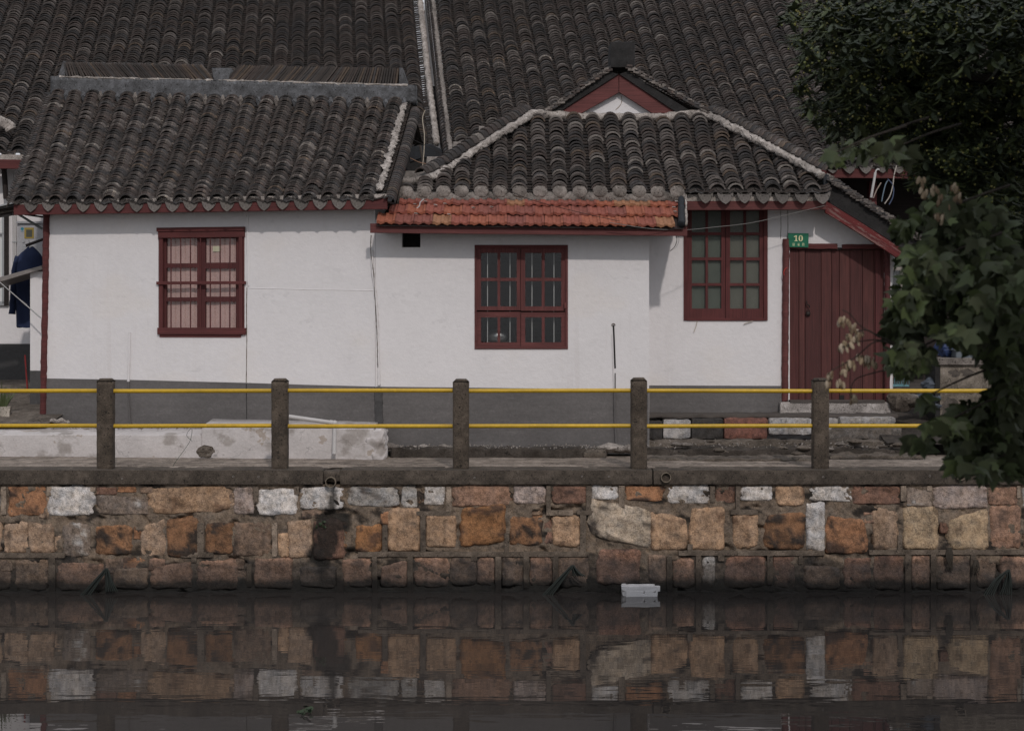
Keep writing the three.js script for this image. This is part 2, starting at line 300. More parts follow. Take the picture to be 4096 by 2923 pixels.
// ---------------------------------------------------------------- the quay wall: mortar face, stones, ribbon pointing, coping, drain pipes
// black run-off below the first drain pipe, soaked into stone and mortar with a ragged edge
const seep = (x, y) => { const cx = at(1328, 0, QZ).x, d = (-0.18 - y); return d < 0 ? 0 : 0.9 * smooth(-0.02, 0.03, (d < 0.3 ? 0.035 : d < 0.5 ? 0.2 : 0.13) - Math.abs(x - cx + 0.12 * smooth(0.3, 0.9, d)) + 0.13 * fbm(x * 6, y * 4, 31, 5) - 0.1 * smooth(0.7, 1.1, d)); };
const quay = thing('quay_wall', 'canal wall of mixed brown, orange and white stones under a concrete coping', 'wall', V(0, WATER_Y, QZ));
{
  // mortar behind the stones
  const nx = 760, ny = 90, x0 = -9, x1 = 9, y0 = -2.0, y1 = -0.16, pos = [], uv = [], col = [], idx = [], c = new THREE.Color();
  for (let j = 0; j <= ny; j++) for (let i = 0; i <= nx; i++) {
    const x = lerp(x0, x1, i / nx), y = lerp(y0, y1, j / ny);
    pos.push(x, y, QZ + 0.008 + 0.03 * fbm(x * 5, y * 5, 3, 4) - 0.06 * smooth(0.15, 0.28, fbm(x * 3.4, y * 5.2, 9, 4)) + 0.016 * fbm(x * 22, y * 22, 1, 2));
    uv.push(x, y);
    const dark = smooth(0.08, 0.2, fbm(x * 3.4 + 2, y * 5.2, 6, 5) + 0.07 * smooth(0.06, 0, Math.abs(y + 0.93))), wet = smooth(-0.05, 0.05, -1.19 - y + 0.12 * fbm(x * 3, y * 2, 4, 4)), grime = smooth(-0.02, 0.06, -0.98 - y + 0.3 * fbm(x * 1.7, y * 3, 14, 5));
    c.setRGB(0.25, 0.19, 0.14).multiplyScalar(lerp(1, 0.16, dark)).lerp(RGB(0.05, 0.043, 0.038), grime * 0.75).lerp(RGB(0.014, 0.013, 0.011), Math.max(wet, seep(x, y))); col.push(c.r, c.g, c.b);
  }
  for (let j = 0; j < ny; j++) for (let i = 0; i < nx; i++) { const a = j * (nx + 1) + i, b = a + nx + 1; idx.push(a, a + 1, b, b, a + 1, b + 1); }
  const g = new THREE.BufferGeometry(); g.setAttribute('position', new THREE.Float32BufferAttribute(pos, 3)); g.setAttribute('uv', new THREE.Float32BufferAttribute(uv, 2)); g.setAttribute('color', new THREE.Float32BufferAttribute(col, 3)); g.setIndex(idx); g.computeVertexNormals();
  obj('mortar_face', g, mat(RGB(1, 1, 1), T.stone, T.stoneBump, 0.012, 0.95, { vertexColors: true }), quay);
  obj('wall_core', box(-60, 60, -2.6, -0.17, 0.9, QZ - 0.08, 0), M.coping, quay);
}
const STONE = {                                                       // base colours of the stone kinds: [main, stain, stain share]
  o: [[0.4, 0.2, 0.105], [0.1, 0.06, 0.042], 0.42], O: [[0.4, 0.195, 0.085], [0.14, 0.075, 0.045], 0.44], w: [[0.68, 0.63, 0.59], [0.2, 0.17, 0.15], 0.12],
  g: [[0.42, 0.39, 0.36], [0.16, 0.13, 0.11], 0.3], p: [[0.42, 0.25, 0.17], [0.17, 0.105, 0.075], 0.32], P: [[0.48, 0.38, 0.33], [0.26, 0.17, 0.13], 0.25],
  t: [[0.42, 0.29, 0.2], [0.16, 0.11, 0.08], 0.3], T: [[0.5, 0.325, 0.205], [0.24, 0.145, 0.09], 0.28], b: [[0.3, 0.155, 0.08], [0.06, 0.042, 0.032], 0.46], d: [[0.12, 0.085, 0.062], [0.03, 0.025, 0.021], 0.5],
  r: [[0.27, 0.15, 0.105], [0.11, 0.065, 0.05], 0.36], y: [[0.46, 0.335, 0.215], [0.22, 0.15, 0.095], 0.34], k: [[0.28, 0.19, 0.135], [0.09, 0.066, 0.052], 0.38], c: [[0.52, 0.42, 0.32], [0.12, 0.095, 0.075], 0.38], n: [[0.3, 0.235, 0.19], [0.6, 0.56, 0.52], 0.3],
};
const stoneMat = mat(RGB(1, 1, 1), T.stone, T.stoneBump, 0.014, 0.92, { vertexColors: true });
const wetEdge = (x, y) => [smooth(-0.04, 0.04, -1.215 - y + 0.1 * fbm(x * 4, y * 2, 4, 4)), smooth(-0.02, 0.12, -0.95 - y + 0.22 * fbm(x * 1.7, y * 4, 14, 5))];
let stoneCount = 0;
function stone(x0, y0, x1, y1, kind, lift = 0.02, skew = [0, 0, 0, 0]) {   // photograph pixels at the quay face; skew moves the four corners in y
  const a = at(x0, y1, QZ), b = at(x1, y0, QZ), hw = (b.x - a.x) / 2 * 1.08, hh = (b.y - a.y) / 2 * 1.09, cx = (a.x + b.x) / 2, cy = (a.y + b.y) / 2, n = 15, pos = [], uv = [], col = [], idx = [], s = ++stoneCount * 3.7;
  const [main, stain, share] = STONE[kind], c = new THREE.Color(), pw = 5 + 9 * rnd() * rnd() + (b.x - a.x < 0.2 ? 0 : 2), tone = rr(0.95, 1.25), px = mpp(QZ), tilt = rr(-0.06, 0.06);
  for (let j = 0; j <= n; j++) for (let i = 0; i <= n; i++) {
    let u = i / n * 2 - 1, v = j / n * 2 - 1; u = Math.sign(u) * Math.abs(u) ** 0.62; v = Math.sign(v) * Math.abs(v) ** 0.62;
    const m = Math.max(Math.abs(u), Math.abs(v)) || 1e-6, L = (Math.abs(u / m) ** pw + Math.abs(v / m) ** pw) ** (1 / pw), q = 1 / L, ang = Math.atan2(v, u);
    const out = 1 + (0.22 * fbm(Math.cos(ang) * 1.7 + s, Math.sin(ang) * 1.7, s, 3) + 0.1 * fbm(Math.cos(ang) * 6 + s, Math.sin(ang) * 6, s, 3)) * m * m;
    const sk = lerp(lerp(skew[3], skew[2], (u + 1) / 2), lerp(skew[0], skew[1], (u + 1) / 2), (v + 1) / 2) * -px;
    const x = cx + u * q * hw * out + tilt * v * hh * 0.5, y = cy + v * q * hh * out + sk - tilt * u * hw * 0.5;
    const edge = m ** 12, z = QZ + lift * (1 - edge) - 0.04 * edge * edge + (1 - edge) * (0.03 * fbm(x * 6, y * 6, s, 4) + 0.014 * fbm(x * 26, y * 26, s, 3));
    pos.push(x, y, z); uv.push(x + s, y + s * 0.7);
    const f = fbm(x * 6, y * 6, s, 5), st = smooth(0.02, 0.2, f + share - 0.42 + 0.1 * fbm(x * 40, y * 40, s, 2)), [wet, grime] = wetEdge(x, y);
    c.setRGB(...main).multiplyScalar(tone * (1 + 0.5 * fbm(x * 14, y * 14, s + 3, 3))).lerp(RGB(...stain), st).lerp(RGB(0.075, 0.062, 0.055), grime * 0.7).lerp(RGB(0.016, 0.014, 0.012), Math.max(wet * 0.95, seep(x, y)));
    col.push(c.r, c.g, c.b);
  }
  for (let j = 0; j < n; j++) for (let i = 0; i < n; i++) { const k = j * (n + 1) + i, l = k + n + 1; idx.push(k, k + 1, l, l, k + 1, l + 1); }
  const g = new THREE.BufferGeometry(); g.setAttribute('position', new THREE.Float32BufferAttribute(pos, 3)); g.setAttribute('uv', new THREE.Float32BufferAttribute(uv, 2)); g.setAttribute('color', new THREE.Float32BufferAttribute(col, 3)); g.setIndex(idx); g.computeVertexNormals();
  obj('stone', g, stoneMat, quay);
}
{
  const S = 0.6, part = (ox, list) => { for (const [x0, y0, x1, y1, k, l, sk] of list) stone(ox + x0 * S, 1850 + y0 * S, ox + x1 * S, 1850 + y1 * S, k, l, sk); };
  part(0, [
    [-190, 165, 0, 345, 'g'], [50, 158, 305, 355, 'o'], [320, 160, 622, 352, 'w', 0.03], [645, 222, 982, 346, 'n'], [640, 163, 780, 214, 'r'], [782, 160, 906, 198, 'o'], [930, 163, 1020, 205, 'k'], [990, 160, 1532, 336, 'T'], [1558, 165, 1690, 346, 'P'], [1718, 175, 1982, 350, 'w', 0.03], [1998, 165, 2290, 312, 'w'],
    [258, 275, 330, 372, 't', 0.01], [300, 225, 345, 285, 't', 0.01], [1525, 200, 1570, 290, 't', 0.01], [2010, 315, 2140, 372, 'k', 0.01],
    [-160, 400, 10, 600, 't'], [22, 390, 190, 602, 't', 0.02, [10, 0, 0, 0]], [188, 390, 358, 602, 't', 0.02, [0, 14, 0, 0]], [415, 405, 606, 628, 'n'], [636, 415, 875, 612, 'b', 0.025], [888, 424, 950, 512, 'o', 0.01], [935, 370, 1105, 622, 't', 0.015, [40, 0, 0, 0]], [1112, 375, 1322, 628, 'b', 0.03], [1368, 400, 1552, 612, 'b', 0.03], [1552, 400, 1810, 622, 'k'], [1850, 470, 1930, 630, 'T'], [1920, 385, 2080, 632, 't', 0.03], [2090, 385, 2292, 642, 'r', 0.04], [840, 550, 885, 600, 't', 0.01], [360, 485, 412, 590, 't', 0],
    [-120, 650, 70, 850, 'k'], [0, 655, 82, 725, 't', 0.02], [100, 645, 322, 848, 't'], [375, 655, 705, 850, 'p', 0.02, [0, 20, 0, 0]], [700, 640, 832, 742, 'k'], [755, 700, 985, 838, 't', 0.03], [820, 635, 978, 765, 'o'], [990, 640, 1102, 722, 'p'], [1000, 655, 1276, 838, 'p', 0.03, [30, 0, 0, 0]], [1310, 650, 1586, 848, 'p'], [1570, 640, 1630, 712, 'k', 0.01], [1690, 635, 1950, 838, 'p', 0.03], [2000, 690, 2240, 832, 'd', 0.03], [1575, 720, 1640, 800, 'k', 0.01],
  ]);
  part(1366, [
    [40, 160, 380, 292, 'g'], [400, 160, 506, 302, 'g'], [550, 158, 692, 282, 'w'], [735, 152, 1132, 292, 'p', 0.025], [1145, 152, 1362, 276, 'P'], [1402, 152, 1636, 276, 'r'], [1668, 152, 1846, 246, 'w'], [1888, 155, 2148, 256, 'o'], [2168, 152, 2458, 272, 'w'], [505, 180, 550, 275, 'b', 0], [378, 180, 402, 260, 't', 0],
    [95, 335, 268, 597, 'O', 0.03, [50, 50, 0, 0]], [258, 325, 320, 415, 'o'], [310, 305, 522, 592, 'T', 0.03], [562, 345, 766, 567, 'T', 0.03], [797, 285, 1090, 552, 'O', 0.04, [10, -10, -16, 10]], [1120, 360, 1342, 552, 'b', 0.02], [1345, 395, 1405, 540, 'r', 0.01], [1405, 355, 1592, 560, 'T', 0.03], [1645, 262, 2062, 552, 'c', 0.04, [-18, 34, 12, -40]], [2060, 320, 2306, 582, 'T', 0.03, [0, 30, 0, 0]], [1088, 285, 1330, 352, 't', 0], [0, 390, 40, 570, 'b', 0.01],
    [5, 640, 206, 828, 'p'], [262, 645, 440, 828, 'p', 0.02, [30, 0, 0, 0]], [482, 632, 722, 832, 'p'], [722, 632, 902, 818, 'k'], [902, 632, 1022, 818, 'p'], [1068, 628, 1210, 818, 'k'], [1252, 626, 1405, 818, 'p'], [1446, 626, 1650, 832, 'k'], [1700, 582, 1990, 815, 'r', 0.03], [2045, 615, 2166, 812, 'k'], [2206, 640, 2356, 832, 'p'],
  ]);
  part(2732, [
    [215, 155, 348, 272, 'r', 0.01], [385, 155, 596, 256, 'w'], [618, 155, 812, 286, 'T'], [840, 155, 1122, 266, 'w', 0.02, [0, 0, 0, -14]], [1128, 155, 1450, 276, 'r'], [1490, 165, 1662, 292, 'n'], [1668, 150, 2026, 306, 'P', 0.025], [2032, 160, 2232, 282, 'p'], [2260, 160, 2440, 300, 'g'],
    [45, 300, 276, 582, 'T', 0.03], [330, 345, 502, 567, 'T', 0.03], [545, 310, 814, 582, 'b', 0.03, [30, 10, 0, 0]], [820, 268, 946, 582, 'w', 0.035], [955, 340, 1226, 607, 'o', 0.03, [0, 30, 0, 0]], [1205, 330, 1280, 407, 'p', 0.01], [1266, 295, 1440, 582, 't', 0.02, [0, 10, 0, 0]], [1465, 300, 1702, 577, 'y', 0.03], [1715, 360, 1772, 472, 'r', 0.01], [1770, 305, 2036, 577, 'y', 0.03, [40, 0, 0, 0]], [2046, 285, 2256, 577, 'p', 0.02], [2275, 300, 2450, 580, 't'],
    [125, 625, 216, 832, 'g'], [285, 625, 556, 832, 'r', 0.03], [596, 625, 746, 838, 'r'], [805, 690, 1046, 842, 'k', 0.03], [1070, 635, 1256, 838, 'r'], [1270, 620, 1470, 848, 'r'], [1522, 620, 1646, 842, 'p', 0.03], [1690, 620, 1916, 842, 'k'], [1956, 630, 2086, 832, 'k'], [2120, 625, 2300, 842, 'p'],
  ]);
  const stripMat = mat(RGB(0.21, 0.172, 0.14), T.concrete, T.stoneBump, 0.008, 0.95, { vertexColors: true }), paleC = [2.1, 2.1, 2.1];
  const strips = (ox, list) => { for (const [x0, y0, x1, y1, pale] of list) {
    const a = at(ox + x0 * S, 1850 + y1 * S, QZ), b = at(ox + x1 * S, 1850 + y0 * S, QZ), g = roughBox(a.x, b.x, a.y, b.y, QZ - 0.05, QZ + 0.034, 0.004, 0.03, 14, 0.006), p = g.attributes.position, col = [];
    for (let i = 0; i < p.count; i++) { const [w, gr] = wetEdge(p.getX(i), p.getY(i)), k = (pale ? 2 : 1) * lerp(1, 0.5, gr) * lerp(1, 0.12, w) * (1 + 0.4 * fbm(p.getX(i) * 9, p.getY(i) * 9, 5, 3)); col.push(k, k, k); }
    g.setAttribute('color', new THREE.Float32BufferAttribute(col, 3)); obj('mortar_joint', g, stripMat, quay);
  } };
  strips(0, [[-60, 600, 435, 634], [1205, 596, 1425, 630], [325, 600, 370, 890], [8, 160, 45, 345, 1], [312, 158, 345, 222, 1], [1815, 400, 1850, 622, 1], [1690, 158, 1725, 270], [1645, 670, 1678, 826], [1960, 155, 1995, 214], [603, 160, 640, 190, 1], [1275, 630, 1312, 664], [2246, 730, 2290, 880], [1315, 400, 1362, 600], [175, 560, 205, 604]]);
  strips(1366, [[110, 592, 1650, 626], [272, 415, 308, 600], [525, 325, 562, 600], [475, 322, 730, 352], [697, 158, 735, 325, 1], [1365, 152, 1395, 345], [1365, 318, 1545, 350, 1], [1630, 152, 1668, 330], [1570, 318, 1680, 348], [1590, 340, 1630, 600], [1085, 470, 1118, 600], [205, 622, 238, 875], [438, 622, 476, 870], [1025, 622, 1065, 875], [1212, 622, 1250, 835], [1408, 622, 1446, 850], [1848, 152, 1888, 310, 1], [2168, 620, 2205, 870], [862, 622, 905, 655]]);
  strips(2732, [[-30, 585, 945, 618], [1240, 580, 2400, 612], [85, 616, 122, 875], [560, 612, 597, 812], [350, 155, 382, 325], [315, 312, 500, 346], [768, 612, 798, 672], [1450, 152, 1488, 256, 1], [1480, 608, 1522, 865], [1650, 608, 1688, 875], [1915, 605, 1955, 865], [30, 540, 65, 590], [178, 155, 212, 262], [1430, 480, 1462, 585], [232, 614, 275, 655], [1625, 152, 1662, 188, 1], [2225, 152, 2250, 235, 1]]);
  // the footing just above the water, and the coping in three lengths with a broken joint between the first two
  for (const [a, b] of [[-9, -2.2], [-2.19, 2.4], [2.41, 9]]) obj('footing', roughBox(a, b, -1.75, WATER_Y + 0.012, QZ - 0.1, QZ + 0.04, 0.03, 0.06, 3.5, 0.03), mat(RGB(0.014, 0.0125, 0.011), T.stone, T.stoneBump, 0.01, 1), quay);
  const x1 = at(1292, 0, 1.86).x, x2 = at(1358, 0, 1.86).x, x3 = at(2612, 0, 1.86).x;
  for (const [a, b] of [[-12, x1], [x2, x3], [x3 + 0.006, 12]]) obj('coping', roughBox(a, b, -0.158, 0.004, 1.42, 1.86, 0.004, 0.045, 8, 0.014), M.coping, quay);
  obj('coping_patch', roughBox(x1 - 0.01, x2 + 0.01, -0.13, -0.012, 1.5, 1.845, 0.016, 0.025, 16, 0.02), M.coping, quay);
  for (const [px, py, r] of [[1321, 1929, 21], [2665, 1910, 20], [3846, 1902, 20]]) {
    const c = at(px, py, 1.9), R = r * mpp(1.9);
    const outer = new THREE.CylinderGeometry(R, R, 0.36, 20, 1, true), inner = new THREE.CylinderGeometry(R * 0.88, R * 0.88, 0.36, 20, 1, true), ring = new THREE.RingGeometry(R * 0.88, R, 20);
    outer.rotateX(Math.PI / 2); inner.rotateX(Math.PI / 2); outer.translate(0, 0, -0.18); inner.translate(0, 0, -0.18);
    const g = mergeGeometries([outer, inner, ring]); g.translate(c.x, c.y, c.z);
    const o = obj('drain_pipe', g, mat(RGB(0.33, 0.28, 0.22), T.concrete, null, 0, 0.7), quay);
    const d = new THREE.CircleGeometry(R * 0.87, 20); d.translate(c.x, c.y, c.z - 0.16); obj('pipe_plug', d, M.black, o);
  }
  for (const [px, py] of [[487, 1914], [932, 1906], [1033, 1907], [1898, 1911], [2328, 1906], [2436, 1906], [3294, 1907], [3721, 1904]]) {
    const c = at(px, py, 1.863), g = new THREE.TorusGeometry(0.009, 0.003, 6, 12); g.translate(c.x, c.y, c.z); obj('bolt_hole', g, M.mortarWhite, quay);
  }
}

// ---------------------------------------------------------------- the railing: five concrete posts, two rows of yellow pipe
const rail = thing('railing', 'railing of five weathered concrete posts with two rows of yellow pipe', 'railing', V(0, 0, 1.66));
{
  const z = 1.66, xs = [[414, 1511], [1115, 1511], [1843, 1513], [2558, 1508], [3288, 1510]], ends = [];
  for (const [px, top] of xs) {
    const c = at(px, 1880, z + 0.09), w = 0.179, h = at(px, top, z).y;
    const b = new THREE.BoxGeometry(w, h - 0.03, w, 5, 24, 5), p = b.attributes.position;
    for (let i = 0; i < p.count; i++) {                               // chamfered arrises
      const x = p.getX(i), q = p.getZ(i), e = w / 2; if (Math.abs(x) > e - 1e-4 && Math.abs(q) > e - 1e-4) { p.setX(i, x * 0.9); p.setZ(i, q * 0.9); }
    }
    b.translate(0, (h - 0.03) / 2 - 0.01, 0);
    const t = new THREE.CylinderGeometry(w * 0.44, w * 0.695, 0.035, 4, 1); t.rotateY(Math.PI / 4); t.translate(0, h - 0.0225, 0);
    const g = mergeVertices(mergeGeometries([b.toNonIndexed(), t.toNonIndexed()].map(q => { q.deleteAttribute('uv'); q.deleteAttribute('normal'); return q; })), 1e-4); noisy(g, 0.0035, 17);
    const G = triUV(g, 'y'); G.translate(c.x, 0, z); obj('post', G, M.post, rail); ends.push(c.x);
  }
  for (const [py, r] of [[1563, 0.0235], [1703, 0.0235]]) {
    const y = at(0, py, z).y, stops = [at(-500, 0, z).x, ...ends, at(4700, 0, z).x];
    for (let i = 0; i + 1 < stops.length; i++) {
      const a = V(stops[i] + (i ? 0.08 : 0), y + rr(-0.004, 0.004), z), b = V(stops[i + 1] - (i + 2 < stops.length ? 0.08 : 0), y + rr(-0.004, 0.004), z), g = bar(a, b, r, 14);
      obj('rail', triUV(g), M.yellow, rail);
    }
  }
}

// ---------------------------------------------------------------- roof tiles
function archTile(w, len, thick, arc = 75, seg = 8, taper = 0.93) {   // a curved clay tile, its low end at +z, lying on y = 0
  const a0 = arc * Math.PI / 180, pos = [], uv = [], idx = [], R = w / 2 / Math.sin(a0), base = R * Math.cos(a0), ou = rnd() * 5, ov = rnd() * 5;
  const ring = (z, r, k) => { const s = pos.length / 3; for (let i = 0; i <= seg; i++) { const a = lerp(-a0, a0, i / seg); pos.push(Math.sin(a) * r * k, Math.cos(a) * r * k - base, z); uv.push(ou + i / seg * 0.4, ov + z * 2); } return s; };
  const strip = (a, b) => { for (let i = 0; i < seg; i++) idx.push(a + i, b + i, a + i + 1, a + i + 1, b + i, b + i + 1); };
  strip(ring(-len / 2, R, taper), ring(len / 2 - 0.004, R, 1));
  strip(ring(len / 2 - 0.004, R, 1), ring(len / 2, R - 0.003, 1));
  strip(ring(len / 2, R - 0.003, 1), ring(len / 2, R - thick, 1));
  const g = new THREE.BufferGeometry(); g.setAttribute('position', new THREE.Float32BufferAttribute(pos, 3)); g.setAttribute('uv', new THREE.Float32BufferAttribute(uv, 2)); g.setIndex(idx); g.computeVertexNormals(); return g;
}
function troughTile(w, len, thick, seg = 4) {
  const pos = [], uv = [], idx = [], ou = rnd() * 5;
  const ring = (z, dy) => { const s = pos.length / 3; for (let i = 0; i <= seg; i++) { const t = i / seg * 2 - 1; pos.push(t * w / 2, 0.035 * t * t + dy, z); uv.push(ou + t * 0.2, ou + z * 2); } return s; };
  const strip = (a, b) => { for (let i = 0; i < seg; i++) idx.push(a + i, b + i, a + i + 1, a + i + 1, b + i, b + i + 1); };
  strip(ring(-len / 2, 0), ring(len / 2, 0)); strip(ring(len / 2, 0), ring(len / 2, -thick));
  const g = new THREE.BufferGeometry(); g.setAttribute('position', new THREE.Float32BufferAttribute(pos, 3)); g.setAttribute('uv', new THREE.Float32BufferAttribute(uv, 2)); g.setIndex(idx); g.computeVertexNormals(); return g;
}
// tones of fired clay: greys and grey-browns, a few pale with lichen; index picked per tile
const CLAY = [[0.085, 0.074, 0.068], [0.1, 0.086, 0.078], [0.07, 0.062, 0.058], [0.115, 0.092, 0.083], [0.062, 0.058, 0.058], [0.13, 0.112, 0.102], [0.09, 0.072, 0.064], [0.2, 0.178, 0.165], [0.105, 0.1, 0.1], [0.042, 0.039, 0.037], [0.17, 0.13, 0.1], [0.3, 0.275, 0.25]];
const clayMats = CLAY.map(c => mat(RGB(c[0] * 1.6, c[1] * 1.55, c[2] * 1.53), T.tile, null, 0, 0.88));
const clayWhite = mat(RGB(1.6, 1.55, 1.53), T.tile, null, 0, 0.88);
const pickClay = (pale = 0) => { const r = rnd(); return r < 0.035 + pale ? 7 : r < 0.045 + pale * 1.6 ? 11 : r < 0.07 + pale * 2 ? 10 : Math.floor(rnd() * 7 + (rnd() < 0.25 ? 3 : 0)) % 10; };
const crescentShape = w => { const s = new THREE.Shape(), h = w / 2; s.moveTo(-h, -0.012); for (let i = 0; i <= 10; i++) { const t = i / 10 * 2 - 1; s.lineTo(t * h, 0.058 * (1 - t * t) ** 0.7 + 0.012 + (i % 2) * 0.003); } s.lineTo(h, -0.012); s.lineTo(h * 0.6, -0.035); s.quadraticCurveTo(0, 0.012, -h * 0.6, -0.035); s.closePath(); return s; };
const dripShape = w => { const s = new THREE.Shape(), h = w / 2; s.moveTo(-h, 0.03); s.quadraticCurveTo(0, -0.035, h, 0.03); s.quadraticCurveTo(h * 0.95, -0.07, 0, -0.115); s.quadraticCurveTo(-h * 0.95, -0.07, -h, 0.03); return s; };
const thin = (shape, d = 0.014) => { const g = new THREE.ExtrudeGeometry(shape, { depth: d, bevelEnabled: true, bevelSize: 0.003, bevelThickness: 0.003, bevelSegments: 1, curveSegments: 5 }); return g; };

// P(u, v): the roof surface; v = 0 at the eave. opts: cols, rows, tile width w, uOf, mask(i, v), score(point) for which tiles show largest
function tiledRoof(house, P, o) {
  const { cols, rows, w = 0.2, thick = 0.015, keep = 300, len = 0.17, pale = 0, wob = 0.012, shift = 0 } = o, uOf = o.uOf ?? (i => (i + 0.5) / cols);
  const eps = 1e-3, frameAt = (u, v) => { const p = P(u, v), x = P(u + eps, v).sub(P(u - eps, v)).normalize(), d = P(u, v - eps).sub(P(u, v + eps)).normalize(), y = d.clone().cross(x).normalize(); if (y.y < 0) y.negate(); const z = x.clone().cross(y).normalize(); return { p, x, y, z, d }; };
  // bed under the tiles: a slab
  {
    const nu = 16, nv = 10, pos = [], idx = [], th = 0.05, S = (nu + 1) * (nv + 1);
    for (const off of [-0.02, -0.02 - th]) for (let j = 0; j <= nv; j++) for (let i = 0; i <= nu; i++) { const f = frameAt(i / nu, lerp(0.03, 1, j / nv)), q = f.p.addScaledVector(f.y, off); pos.push(q.x, q.y, q.z); }
    const quad = (a, b, c, d) => idx.push(a, b, c, c, b, d), id = (i, j, k) => k * S + j * (nu + 1) + i;
    for (let j = 0; j < nv; j++) for (let i = 0; i < nu; i++) { if (o.bedMask && o.bedMask((i + 0.5) / nu, (j + 0.5) / nv)) continue; quad(id(i, j, 0), id(i + 1, j, 0), id(i, j + 1, 0), id(i + 1, j + 1, 0)); quad(id(i, j, 1), id(i, j + 1, 1), id(i + 1, j, 1), id(i + 1, j + 1, 1)); }
    for (let i = 0; i < nu; i++) quad(id(i, 0, 1), id(i + 1, 0, 1), id(i, 0, 0), id(i + 1, 0, 0));
    if (!o.bedMask) for (let j = 0; j < nv; j++) { quad(id(0, j, 1), id(0, j, 0), id(0, j + 1, 1), id(0, j + 1, 0)); quad(id(nu, j, 1), id(nu, j + 1, 1), id(nu, j, 0), id(nu, j + 1, 0)); }
    const g = new THREE.BufferGeometry(); g.setAttribute('position', new THREE.Float32BufferAttribute(pos, 3)); g.setIndex(idx); g.computeVertexNormals();
    var roof = obj('roof', triUV(g), o.bedMat ?? M.darkKerb, house);
  }
  const covers = [0, 1, 2, 3].map(() => archTile(w, len, thick)), trough = troughTile(w * 1.05, len, thick * 0.9), list = [], troughs = [], m4 = new THREE.Matrix4();
  const stepV = 1 / rows, slopeLen = P(0.5, 0).distanceTo(P(0.5, 1)), tilt = Math.atan2(thick * 1.6, slopeLen / rows);
  for (let i = 0; i < cols; i++) {
    const phase = rnd() * 10;
    for (let j = 0; j < rows; j++) {
      const v = (j + 0.5) * stepV; if (o.mask && !o.mask(i, v)) continue;
      const u = uOf(i) + shift * 0, f = frameAt(u, v), side = wob * (n3(phase, j * 0.13, 1) * 1.6 + rr(-0.25, 0.25));
      const a = tilt + rr(-0.05, 0.05), roll = rr(-0.05, 0.05), yaw = rr(-0.05, 0.05);
      const mtx = basis(f.p.clone().addScaledVector(f.x, side).addScaledVector(f.y, 0.012 + 0.01 * n3(phase, j * 0.2, 5) + rr(0, 0.004)).addScaledVector(f.z, rr(-0.006, 0.006)), f.x, f.y, f.z)
        .multiply(m4.makeRotationX(-a)).multiply(new THREE.Matrix4().makeRotationZ(roll)).multiply(new THREE.Matrix4().makeRotationY(yaw));
      const k = rr(0.94, 1.05); mtx.scale(V(k, k, 1));
      list.push({ mtx, c: pickClay(pale + 0.05 * Math.max(0, n3(i * 0.4, j * 0.12, 7))), s: o.score ? o.score(f.p, i, v) : CAM_Z - f.p.z, g: Math.floor(rnd() * 4) });
    }
  }
  for (let i = 0; i <= cols; i++) for (let j = 0; j < rows; j++) {
    const v = (j + 0.5) * stepV; if (o.mask && !(o.mask(Math.min(i, cols - 1), v) || o.mask(Math.max(0, i - 1), v))) continue;
    const u = i < cols ? uOf(i) - 0.5 * ((i + 1 < cols ? uOf(i + 1) : uOf(i) * 2 - uOf(i - 1)) - uOf(i)) : uOf(cols - 1) + 0.5 * (uOf(cols - 1) - uOf(cols - 2)), f = frameAt(clamp(u, 0, 1), v);
    troughs.push(basis(f.p.addScaledVector(f.y, -0.012 + rr(-0.003, 0.003)), f.x, f.y, f.z).multiply(m4.makeRotationX(-tilt + rr(-0.03, 0.03))).clone());
  }
  list.sort((a, b) => a.s - b.s);
  for (const t of list.slice(0, keep)) place('roof_tile', covers[t.g], clayMats[t.c], roof, t.mtx);
  const rest = list.slice(keep), c = new THREE.Color();
  const inst = (name, g, arr, col) => { if (!arr.length) return; const im = new THREE.InstancedMesh(g, clayWhite, arr.length); im.name = name; im.userData.kind = 'stuff'; arr.forEach((t, k) => { im.setMatrixAt(k, t.mtx ?? t); const q = CLAY[t.c ?? Math.floor(rnd() * 7)], s = col; im.setColorAt(k, c.setRGB(q[0] * s, q[1] * s, q[2] * s)); }); fix(im); roof.add(im); };
  inst('roof_tiles', covers[0], rest, 1); inst('channel_tiles', trough, troughs, 1);
